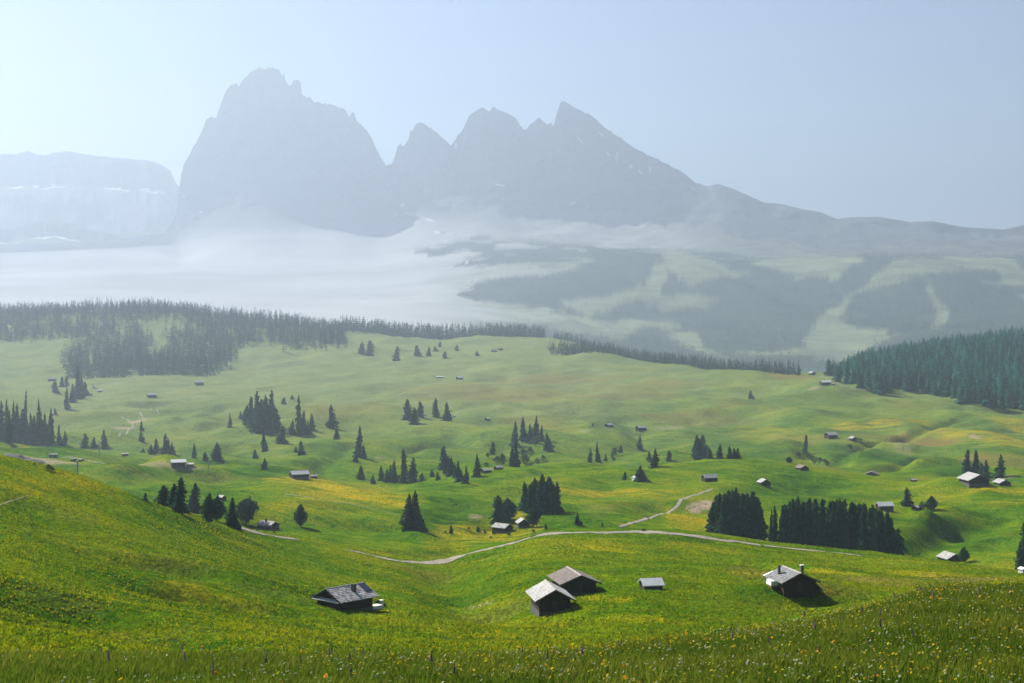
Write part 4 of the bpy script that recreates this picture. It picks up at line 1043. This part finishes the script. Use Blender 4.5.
far_hut('smaller roadside hut half behind the pale-roofed one', 522.5, 526.5, 15, 12, 'shingle_silver', 'log_dark', 1.2, .42, .34)
far_hut('grey roof peeping over the round pines at the left', 222, 500, 10, 50, 'shingle_grey', 'log_dark', 1.2, .5, .3)
far_hut('long hut with a pale striped roof on the middle right pasture', 709.5, 481.5, 18, -72, 'shingle_silver', 'log_dark', 1.5, .5, .3, 'barn', name='hay_barn')
far_hut('small dark hut right of the pale striped roof', 764, 485.5, 14, 12, 'shingle_grey', 'log_dark', 1.1, .38, .28)
far_hut('hut with a white striped roof above the long dark block', 884.5, 510, 19, -80, 'tin_roof', 'log_brown', 1.5, .5, .3, 'barn', name='hay_barn')
far_hut('low grey-roofed shed between two trees on the right slope', 917, 509.5, 13, -50, 'shingle_grey', 'log_dark', 1.3, .3, .22, 'shed')
far_hut('large barn with white roof edges below the tall right spruces', 974, 483, 28, 8, 'shingle_silver', 'log_dark', 1.2, .22, .24, 'barn', name='hay_barn')
far_hut('smaller barn right of the large one near the right edge', 1002, 485, 16, 10, 'shingle_silver', 'log_dark', 1.2, .26, .24, 'barn', name='hay_barn')
far_hut('pale-roofed barn sunk behind the right brow beside a round tree', 950, 561, 24, 14, 'shingle_silver', 'log_dark', 1.2, .24, .26, 'barn', name='hay_barn')
far_hut('corner of a little white hut at the right edge', 1023, 573.5, 10, 20, 'tin_roof', 'whitewash', 1.2, .4, .25)
far_hut('brown chalet with a pale roof on the knoll right of the gully', 831, 438, 15, -65, 'shingle_silver', 'log_brown', 1.3, .45, .26, 'chalet', name='chalet', windows=2)
far_hut('small dark cabin right of the knoll chalet', 853, 440.5, 9, 20, 'shingle_grey', 'log_dark', 1.1, .42, .26, 'cabin')
far_hut('dark low hut below the small round tree in the right gully', 802, 470, 14, 20, 'shingle_brown', 'log_dark', 1.2, .3, .24)
far_hut('dark hut at the left of the lower right gully', 768, 486.5, 9, 12, 'shingle_brown', 'log_dark', 1.2, .36, .26) if False else None
far_hut('half-sunk dark hut shape standing for the shaded dip in the grassy hollow', 872, 475.5, 17, -20, 'shingle_brown', 'stone', 1.2, .2, .2)  # hut shape added where only a dark shaded dip lies
far_hut('pale low roof just over the right brow', 913.5, 481.5, 8, -70, 'shingle_silver', 'log_dark', 1.3, .25, .2)
far_hut('little white-walled hut half hidden by a spruce', 636, 480.5, 9, 20, 'shingle_silver', 'whitewash', 1.2, .5, .35)
far_hut('left one of the twin pale-roofed huts by the pointed spruce', 486.5, 472.5, 12, -62, 'shingle_silver', 'log_dark', 1.3, .4, .26)
far_hut('right one of the twin pale-roofed huts, higher up', 498.5, 469.5, 11, -55, 'shingle_silver', 'log_dark', 1.3, .4, .26)
far_hut('little hut with a bright end on the mid slope', 609, 426.5, 10, -50, 'shingle_silver', 'log_dark', 1.3, .36, .25)
far_hut('dark long barn on the mid slope above a pointed spruce', 641, 430.5, 13, -60, 'shingle_grey', 'log_dark', 1.5, .5, .26, 'barn', name='hay_barn')
far_hut('white-roofed house on the right ridge near the forest', 825, 384.5, 12, -75, 'tin_roof', 'log_brown', 1.5, .42, .26, 'house', name='farmhouse')
far_hut('tiny shed attached in line right of the white-roofed ridge house', 833, 385, 4, -75, 'shingle_grey', 'log_dark', 1.2, .4, .25, 'shed')
far_hut('small dark hut highest on the right ridge', 812, 374.5, 7.5, 20, 'shingle_grey', 'log_dark', 1.2, .34, .26)
far_hut('tiny white-ended hut alone on the open hillside', 487, 420, 5.5, -30, 'tin_roof', 'log_dark', 1.2, .45, .3)
far_hut('tiny pale hut at the foot of the left hillside trio', 424, 415.5, 4.5, -30, 'tin_roof', 'whitewash', 1.2, .45, .3)
far_hut('tiny pale hut beside the dark hillside spruce', 454, 417, 4.5, -30, 'tin_roof', 'whitewash', 1.2, .45, .3)
far_hut('flat white-roofed hut on the upper pasture', 440, 378, 9, -75, 'tin_roof', 'log_dark', 1.8, .3, .18)
far_hut('bright white-roofed hut on the upper pasture', 459.5, 379.5, 8, -60, 'tin_roof', 'log_dark', 1.2, .45, .3)
far_hut('hazy brown barn at the left of the far pair', 494, 352, 7, -70, 'shingle_brown', 'log_brown', 1.4, .4, .25, 'barn', name='hay_barn')
far_hut('hazy brown barn at the right of the far pair', 500.5, 350, 6, -70, 'shingle_brown', 'log_brown', 1.4, .4, .25, 'barn', name='hay_barn')
far_hut('hazy brown hut above the round spruce upper left', 52, 381, 11, -75, 'shingle_brown', 'log_brown', 1.6, .4, .22)
far_hut('white hut glinting beside the slanting spruces upper left', 94.5, 389, 4.5, 0, 'tin_roof', 'whitewash', 1.1, .6, .4)
far_hut('dark low shed right of the glinting white hut', 100, 391.5, 7, -70, 'shingle_grey', 'log_dark', 1.4, .3, .2, 'shed')
far_hut('grey-roofed barn above the pale zigzag track', 151.5, 397, 12, -65, 'shingle_silver', 'log_dark', 1.5, .4, .26, 'barn', name='hay_barn')
far_hut('pale hazy barn below the wooded hill', 199, 384.5, 11, -65, 'shingle_silver', 'log_brown', 1.4, .42, .25, 'barn', name='hay_barn')
far_hut('square grey cabin on the bench left of the farm', 125, 456, 8, -75, 'shingle_grey', 'stone', 1.2, .5, .12, 'cabin')
far_hut('farmhouse with a broad white roof on the left bench', 178, 466.5, 19, -70, 'tin_roof', 'log_brown', 1.3, .46, .2, 'farmhouse', name='farmhouse', windows=2)
far_hut('white-roofed annex at the right end of the farmhouse', 190, 466.5, 9, -70, 'tin_roof', 'stone', 1.2, .46, .2, 'annex', name='farm_annex')
far_hut('long barn with pale curved roof above the yellow meadow', 299, 477.5, 23, -62, 'tin_roof', 'log_dark', 1.7, .4, .28, 'barn', name='hay_barn')
far_hut('small dark shed at the right end of the long barn', 313.5, 478, 9, -70, 'shingle_grey', 'log_dark', 1.3, .42, .24, 'shed')
far_hut('dull brown hut between the spruces behind the slim lift pole', 95, 446.5, 9, -70, 'shingle_brown', 'log_brown', 1.4, .4, .25)

# ------------------------------------------------------------------ chair lift, poles, spoil heap
def pylon(label, u, vt, wpx, d=None, vb=None):
    p = hit(u, vb) if d is None else ground(u, d)
    h = -(vt-HV)/F*p.y-p.z; w = wpx*p.y/F/2
    o = empty('lift_pylon', p, math.radians(-12)); tag(o, label, 'lift pylon')
    a = MB(); a.tube((0, 0, -.5), (0, 0, h-.25), .42, .26, 10); a.build('mast', M['grey_metal'], o)
    c = MB(); c.box(-w, w, -.2, .2, h-.45, h-.05); c.build('crossarm', M['grey_metal'], o)
    for sg in (-1, 1):
        s = MB(); s.box(sg*w-.3, sg*w+.3, -1.5, 1.5, h-.15, h+.3)
        for k in range(5): s.tube((sg*w-.36, -1.2+.6*k, h+.3), (sg*w+.36, -1.2+.6*k, h+.3), .3, .3, 8)
        s.build('sheave_train', M['dark_metal'], o)
    return p, h, w
p1, h1, w1 = pylon('T-shaped chairlift pylon rising behind the left slope', 77.5, 460.5, 9, d=560)
def pole(label, u, vt, vb, r=.28):
    p = hit(u, vb); h = -(vt-HV)/F*p.y-p.z
    o = empty('lift_pole', p); tag(o, label, 'pole')
    a = MB(); a.tube((0, 0, -.5), (0, 0, h), r, r*.7, 8); a.build('mast', M['grey_metal'], o)
    c = MB(); c.box(-.9, .9, -.15, .15, h-.3, h); c.build('crossarm', M['grey_metal'], o)
pole('slim lift pole on the bench above the T-shaped pylon', 99.5, 444, 456)
pole('slim lift pole right of the white-roofed farm', 208.5, 456, 473)
pole('slim lift pole beside the dark spoil heap', 47.5, 448, 457)
def cable_pts(): pass
# spoil heap
p = ground(14, float(far(905)))
n = 60; ux = np.linspace(-1, 1, n); uy = np.linspace(-1, 1, 24)
GX, GY = np.meshgrid(ux, uy); rx = 27*p.y/F; ry = 16.0
gz = np.clip(1-GX**2-GY**2, 0, 1)**0.7*(4.2+2.2*fbm(GX*3, GY*2, 4, 3))
sx = p.x+GX*rx; sy = p.y+8+GY*ry
me = np_mesh('spoil_heap', np.stack([sx, sy, Hh(sx, sy)+gz-0.15], -1).reshape(-1, 3), grid_faces(24, n), True)
o = link('spoil_heap', me, None, [M['spoil']]); tag(o, 'dark heap of dug earth by the lift at the left edge', 'earth heap')
p = hit(53, 457.5)
o = empty('machine_shed', p, .2); tag(o, 'small grey lift shed with flat roof beside the spoil heap', 'shed')
w_ = MB(); w_.box(-2.6, 2.6, -1.6, 1.6, -1, 2.2); w_.build('wall', M['stone'], o)
w_ = MB(); w_.box(-2.9, 2.9, -1.9, 1.9, 2.205, 2.4); w_.build('roof', M['grey_metal'], o)
w_ = MB(); w_.box(-.5, .5, -1.67, -1.605, 0, 1.9); w_.build('door', M['dark_metal'], o)
for k, (u, v) in enumerate([(695,481),(692,482.5),(689,484),(698,479.8)]): pass

# ------------------------------------------------------------------ foreground meadow
def crest_y(x, y): return 0
NB = 500000
y = 13+ (33-13)*RNG.random(NB)**0.8; x = (RNG.random(NB)*2-1)*0.40*(y+1.5)
keep = RNG.random(NB) < np.clip(0.55+1.3*fbm(x/0.5, y/0.5, 3, 3)+0.5, 0.15, 1)
x, y = x[keep], y[keep]; n = len(x)
z = Hh(x, y)
patchn = fbm(x/1.6, y/1.6, 12, 3)
hgt = (0.06+0.10*RNG.random(n)**1.5)*(1+0.7*patchn); tall = RNG.random(n) < 0.02; hgt[tall] *= 1.8
wid = 0.0036+0.0036*RNG.random(n); broad = RNG.random(n) < 0.10; wid[broad] *= 2.6; hgt[broad] *= 0.7
az = RNG.random(n)*6.283; ln = hgt*(0.15+0.5*RNG.random(n)); la = RNG.random(n)*6.283
dx, dy = np.cos(az)*wid, np.sin(az)*wid; lx, ly = np.cos(la)*ln+0.02, np.sin(la)*ln
V = np.zeros((n, 5, 3))
V[:, 0] = np.stack([x-dx, y-dy, z-0.02], 1); V[:, 1] = np.stack([x+dx, y+dy, z-0.02], 1)
V[:, 2] = np.stack([x+dx*.8+lx*.35, y+dy*.8+ly*.35, z+hgt*.6], 1); V[:, 3] = np.stack([x-dx*.8+lx*.35, y-dy*.8+ly*.35, z+hgt*.6], 1)
V[:, 4] = np.stack([x+lx, y+ly, z+hgt], 1)
b = np.arange(n)*5
Fq = np.concatenate([np.stack([b, b+1, b+2], 1), np.stack([b, b+2, b+3], 1), np.stack([b+3, b+2, b+4], 1)])
me = np_mesh('meadow_grass', V.reshape(-1, 3), Fq)
ca = np.array([0.06, 0.115, 0.010]); cb = np.array([0.15, 0.18, 0.02]); cd = np.array([0.17, 0.12, 0.05])
t = np.clip(0.5+0.9*patchn+0.35*RNG.normal(size=n), 0, 1)[:, None]; tint = ca*(1-t)+cb*t
dryb = RNG.random(n) < 0.03; tint[dryb] = cd*(0.6+0.7*RNG.random((dryb.sum(), 1)))
tint = np.repeat(np.concatenate([tint, np.ones((n, 1))], 1)[:, None, :], 5, 1)
col_attr(me, 'tint', tint.reshape(-1, 4))
o = link('meadow_grass', me, None, [M['blades']]); tag(o, 'tall wild grass of the sloping foreground meadow', 'grass', None, 'stuff')

# tufts and taller stems over the near meadow, where single clumps can still be told
NT = 170000
y = 118*np.exp(RNG.random(NT)**0.85*math.log(500/118.0)); x = (RNG.random(NT)*2-1)*0.36*y
z = Hh(x, y); v_ = HV-F*z/y
n = len(x); pn = fbm(x/5, y/9, 121, 3); pf = fbm(x/9, y/14, 131, 3)
hh = (0.10+0.20*RNG.random(n))*(1+0.9*np.clip(pn, -0.6, 0.8)); ww = 0.07+0.13*RNG.random(n)
ang = RNG.random(n)*6.283; V = np.zeros((n, 3, 3, 3))
for k in range(3):
    a = ang+k*2.09; la = RNG.random(n)*6.283; lz = hh*(0.7+0.5*RNG.random(n)); ln = hh*0.5
    V[:, k, 0] = np.stack([x-np.cos(a)*ww, y-np.sin(a)*ww, z-0.04], 1); V[:, k, 1] = np.stack([x+np.cos(a)*ww, y+np.sin(a)*ww, z-0.04], 1)
    V[:, k, 2] = np.stack([x+np.cos(la)*ln*1.6, y+np.sin(la)*ln*1.6, z+lz], 1)
me = np_mesh('meadow_tufts', V.reshape(-1, 3), np.arange(n*9).reshape(-1, 3))
t = np.clip(0.45+0.8*fbm(x/16, y/20, 141, 3)+0.35*RNG.normal(size=n), 0, 1)[:, None]
tint = np.array([0.090, 0.172, 0.002])*(1-t)+np.array([0.32, 0.335, 0.004])*t
yl = RNG.random(n) < np.clip(0.004+0.3*(pf-0.24), 0, 0.14); tint[yl] = np.array([0.50, 0.40, 0.012])
dk = RNG.random(n) < 0.08; tint[dk] *= 0.5
tint = np.repeat(np.concatenate([tint, np.ones((n, 1))], 1)[:, None, :], 9, 1)
col_attr(me, 'tint', tint.reshape(-1, 4))
o = link('meadow_tufts', me, None, [M['blades']]); tag(o, 'grass tufts and stems over the near meadow slopes', 'grass', None, 'stuff')

def flowers(name, n, c, size, hmin, hmax, spike, label, seed, clump=0.1):
    r = np.random.default_rng(seed)
    m_ = n*4
    y = 13.5+17*r.random(m_)**0.9; x = (r.random(m_)*2-1)*0.36*(y+1)
    w = fbm(x/1.8, y/1.8, seed, 3)+0.5*r.random(m_)+0.55*smoothstep(-5, 5, x)
    # more blossoms towards the lower right, as the slope shows
    k = np.argsort(-w)[:int(n*1.8)]; k = r.permutation(k)[:n]; x, y = x[k], y[k]
    z = Hh(x, y); h = hmin+(hmax-hmin)*r.random(n); Vs = []; Fs = []; Cs = []; base = 0
    for i in range(n):
        s = size*(0.7+0.6*r.random()); cx, cy, cz = x[i], y[i], z[i]+h[i]
        cc = np.array(c)*(0.8+0.4*r.random())
        if spike:
            for q in range(5):
                zz = cz-q*s*0.7; rr = s*(0.25+0.13*q)
                a0 = r.random()*6.28
                P4 = [(cx+math.cos(a0+j*1.571)*rr, cy+math.sin(a0+j*1.571)*rr, zz) for j in range(4)]+[(cx, cy, zz+s*0.9)]
                Vs += P4; Fs += [(base, base+1, base+4), (base+1, base+2, base+4), (base+2, base+3, base+4), (base+3, base, base+4)]; Cs += [cc]*5; base += 5
        else:
            ty = r.normal(0, .5); tx = r.normal(0, .5)
            np_ = 8; a0 = r.random()*6.28
            Vs.append((cx, cy, cz+s*.12)); Cs.append(cc*0.75)
            for j in range(np_):
                a = a0+6.283*j/np_; rr = s*(0.5 if j % 2 else 0.34)
                ex, ey = math.cos(a)*rr, math.sin(a)*rr
                Vs.append((cx+ex, cy+ey, cz+ex*tx+ey*ty)); Cs.append(cc)
            Fs += [(base, base+1+j, base+1+(j+1) % np_) for j in range(np_)]; base += np_+1
        # stalk
        lx_, ly_ = r.normal(0, .03, 2)
        Vs += [(x[i]+lx_-.003, y[i]+ly_, z[i]-.02), (x[i]+lx_+.003, y[i]+ly_, z[i]-.02), (cx, cy, cz-.002)]; Cs += [np.array([.05, .08, .012])]*3
        Fs.append((base, base+1, base+2)); base += 3
    me = np_mesh(name, np.array(Vs), np.array(Fs))
    Cs = np.array(Cs); col_attr(me, 'tint', np.concatenate([Cs, np.ones((len(Cs), 1))], 1))
    o = link(name, me, None, [M['petals']]); tag(o, label, 'wildflowers', None, 'stuff')
flowers('yellow_wildflowers', 1500, (0.66, 0.48, 0.04), 0.027, 0.12, 0.24, False, 'small yellow wildflowers scattered through the foreground grass', 31)
flowers('orange_wildflowers', 110, (0.72, 0.35, 0.02), 0.042, 0.16, 0.28, False, 'bright orange arnica heads standing above the foreground grass', 32)
flowers('white_wildflowers', 2000, (0.46, 0.49, 0.32), 0.025, 0.10, 0.22, False, 'pale white wildflowers dotted through the foreground grass', 33)
flowers('purple_wildflowers', 60, (0.22, 0.13, 0.22), 0.028, 0.16, 0.28, True, 'purple flower spikes standing in the foreground grass', 34)

# ------------------------------------------------------------------ haze, light, camera
hz = MB(); zmin = float(min(Z.min(), Zm.min()))-260; zmax = float(Zm.max())
hz.box(-9000, 9000, -60, 19000, zmin, zmax+40)
m = bpy.data.materials.new('haze'); m.use_nodes = True; nt = m.node_tree; nt.nodes.clear()
vo = nt.nodes.new('ShaderNodeVolumePrincipled'); ou = nt.nodes.new('ShaderNodeOutputMaterial'); nt.links.new(vo.outputs[0], ou.inputs['Volume'])
vo.inputs['Color'].default_value = (0.43, 0.515, 0.645, 1); vo.inputs['Density'].default_value = 1.1e-4; vo.inputs['Anisotropy'].default_value = 0.47
ho = hz.build('haze', m); tag(ho, 'thin bluish morning haze filling the valley', 'haze', None, 'stuff')

EL, AZ = math.radians(38), math.radians(-44)      # sun ahead and to the left
S_ = Vector((math.sin(AZ)*math.cos(EL), math.cos(AZ)*math.cos(EL), math.sin(EL)))
L = bpy.data.lights.new('sun', 'SUN'); L.energy = 5.0; L.angle = math.radians(0.5); L.color = (1.0, 0.95, 0.86)
lo = bpy.data.objects.new('sun', L); col.objects.link(lo); lo.rotation_euler = S_.to_track_quat('Z', 'Y').to_euler(); lo.location = (0, 0, 50)
w = bpy.data.worlds.new('World'); sc.world = w; w.use_nodes = True; nt = w.node_tree
sk = nt.nodes.new('ShaderNodeTexSky'); sk.sky_type = 'NISHITA'; sk.sun_disc = False; sk.sun_elevation = EL; sk.sun_rotation = AZ
sk.altitude = 1800; sk.air_density = 0.8; sk.dust_density = 1.0; sk.ozone_density = 1.0
bg = nt.nodes['Background']; bg.inputs['Strength'].default_value = 0.05
nt.links.new(sk.outputs[0], bg.inputs['Color'])

cam = bpy.data.cameras.new('camera'); co = bpy.data.objects.new('camera', cam); col.objects.link(co)
co.location = (0, 0, 0); co.rotation_euler = (math.pi/2, 0, 0)
cam.sensor_width = 36.0; cam.lens = 36.0*F/1024.0; cam.shift_y = -(341.5-HV)/1024.0
cam.clip_start = 0.5; cam.clip_end = 60000
sc.camera = co
sc.view_settings.view_transform = 'Standard'; sc.view_settings.look = 'None'; sc.view_settings.exposure = 1.2; sc.view_settings.gamma = 1
sc.cycles.use_denoising = True
sc.cycles.max_bounces = 6; sc.cycles.diffuse_bounces = 2; sc.cycles.volume_bounces = 1; sc.cycles.transmission_bounces = 3
sc.cycles.volume_max_steps = 64
sc.cycles.use_adaptive_sampling = True; sc.cycles.adaptive_threshold = 0.02
